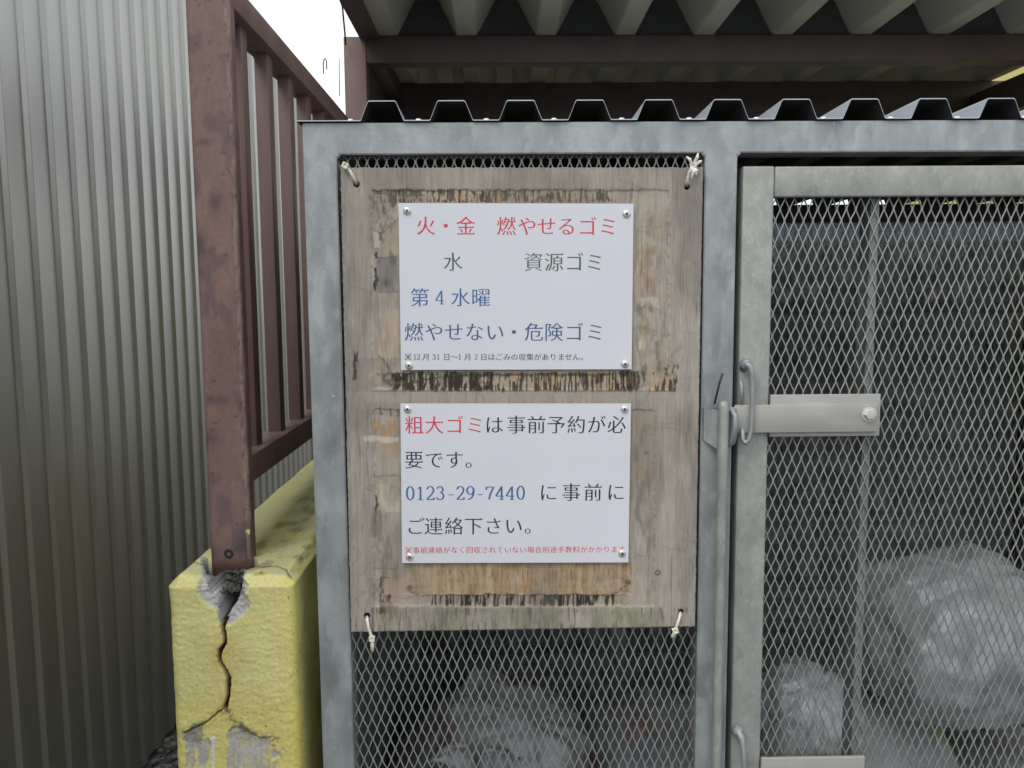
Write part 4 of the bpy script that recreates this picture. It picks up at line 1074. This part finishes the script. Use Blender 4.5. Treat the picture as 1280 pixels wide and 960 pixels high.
# =================================================================== CANOPY over and behind
cn = empty('canopy', (.45, 1.03, 0), 'dark brown steel canopy with deep folded metal roof behind the cage', 'canopy')
XR = 1.445; CY = 1.03; TZ = EYE+.6345; BZ = EYE+.5705
f = MB(); f.box((-.3735, CY, 0), (-.3195, CY+.054, TZ-.002), .003); f.build('canopy_post', M['steel_brown'], cn, True, sharp=30)
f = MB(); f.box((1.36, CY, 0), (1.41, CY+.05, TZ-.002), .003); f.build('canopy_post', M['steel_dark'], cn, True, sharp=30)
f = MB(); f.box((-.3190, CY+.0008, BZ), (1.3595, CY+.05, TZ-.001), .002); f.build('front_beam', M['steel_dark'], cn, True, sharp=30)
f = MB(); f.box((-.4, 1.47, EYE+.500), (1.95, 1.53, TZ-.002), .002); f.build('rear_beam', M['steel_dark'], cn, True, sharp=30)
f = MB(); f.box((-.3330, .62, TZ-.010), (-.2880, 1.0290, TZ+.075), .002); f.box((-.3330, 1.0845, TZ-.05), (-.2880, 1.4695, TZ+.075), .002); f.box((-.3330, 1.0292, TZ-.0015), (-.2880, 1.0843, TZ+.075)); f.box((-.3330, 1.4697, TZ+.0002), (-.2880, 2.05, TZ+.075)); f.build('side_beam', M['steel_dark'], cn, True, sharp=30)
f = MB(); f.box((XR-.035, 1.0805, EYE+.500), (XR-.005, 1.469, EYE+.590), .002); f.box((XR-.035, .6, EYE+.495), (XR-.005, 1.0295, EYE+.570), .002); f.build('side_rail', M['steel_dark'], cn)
def folded_roof():
    cents = [-.0752+.1936*i for i in range(-1, 9)]; h = .088; z0 = TZ+.0005; t = .0014
    pts = []
    for c in cents: pts += [(c-.0720, h), (c-.0690, h-.004), (c-.0255, .004), (c-.0215, 0), (c+.0215, 0), (c+.0255, .004), (c+.0690, h-.004), (c+.0720, h)]
    pts = [p for p in pts if p[0] < 1.476]; pts.append((1.478, 0))
    ys_ = [.62, .8, 1.0, 1.6, 2.1]; n_ = len(pts); V_ = []
    for yy in ys_:
        dz = (yy-CY)*-.012
        for x, z in pts: V_.append((x, yy, z0+z+dz if yy < CY else z0+z))
        for x, z in pts: V_.append((x, yy, z0+z+t+dz if yy < CY else z0+z+t))
    F_ = []
    for j in range(len(ys_)-1):
        A = j*2*n_; B = A+2*n_
        for i in range(n_-1): F_.append((A+i, A+i+1, B+i+1, B+i)); F_.append((A+n_+i+1, A+n_+i, B+n_+i, B+n_+i+1))
    for j in (0, len(ys_)-1):
        A = j*2*n_
        for i in range(n_-1): F_.append((A+i, A+n_+i, A+n_+i+1, A+i+1))
    return V_, F_
v_, f_ = folded_roof(); mesh_obj('folded_roof', v_, f_, M['canopy'], cn)
for i in range(-1, 7):
    c = -.0752+.1936*(i+.5)
    f = MB(); z0 = TZ+.0022
    f.prism([(c-.0705, CY+.012, z0), (c-.0300, CY+.012, z0+.078), (c-.0240, CY+.012, z0+.0845), (c+.0240, CY+.012, z0+.0845), (c+.0300, CY+.012, z0+.078), (c+.0705, CY+.012, z0)], (0, .003, 0))
    f.build('ridge_shade_plate', M['lining_and_shade'], cn)  # dark plates added to stand in for the shaded roof interior
f = MB(); f.box((-.3330, 2.060, 1.80), (1.95, 2.075, TZ-.002)); f.build('rear_light_blocker', M['steel_dark'], cn)  # unseen board added to keep rear daylight off the canopy underside
f = MB(); f.box((-.3330, 1.0860, 1.52), (-.3250, 1.4690, TZ-.0505)); f.build('end_board', M['steel_dark'], cn)
# thin cable hanging from the eave to the post
f = MB(); cs_ = [at(425, 0, Y=.98), at(428, 8, Y=.98), at(429.5, 25, Y=.99), at(431, 40, Y=1.0), at(432, 56, Y=1.02)]
f.tube([tuple(p) for p in cs_], .0022, 6); tag(f.build('cable', M['wire_dark'], None, True), 'thin dark cable hanging beside the canopy post against the sky', 'cable')
# wires sticking up behind the rail
f = MB(); ps_ = [at(404.5, 92, Y=1.35), at(404, 80, Y=1.35), at(405, 74.5, Y=1.35), at(406.5, 73, Y=1.35), at(408, 76, Y=1.35), at(408.5, 87, Y=1.35)]
f.tube([tuple(p) for p in ps_], .0016, 6)
b0_ = at(404.5, 92, Y=1.35)
tag(f.build('wire_loop', M['wire_dark'], None, True, loc=tuple(b0_)), 'tiny bent wire loop showing above the brown top rail against the sky', 'wire')
f = MB(); f.tube([tuple(at(424.3, 120, Y=1.2)), tuple(at(424, 74, Y=1.2))], .0012, 6); tag(f.build('thin_rod', M['galv'], None, True), 'thin upright pale rod beside the canopy post against the sky', 'rod')
# post carrying both little wires (hidden behind the railing) so that they stand on something
f = MB(); f.box((-.50, 1.10, 0), (-.44, 1.40, EYE+.30), .004); f.build('service_pillar', M['steel_brown'], None)
tag(bpy.data.objects['service_pillar'], 'brown service pillar just behind the far end of the railing', 'pillar')

# =================================================================== YELLOW HOUSE WALL on the right
hw = empty('house_wall', (2.06, 1.6, 0), 'yellow painted house wall glimpsed under the canopy at the top right', 'wall')
f = MB(); f.box((1.97, .25, 0), (2.15, 3.0, 2.62), .01); f.build('wall_panel', M['yellow_wall'], hw)
f = MB(); f.box((1.955, .23, 2.62), (2.17, 3.02, 2.66), .005); f.build('wall_coping', M['flashing'], hw)
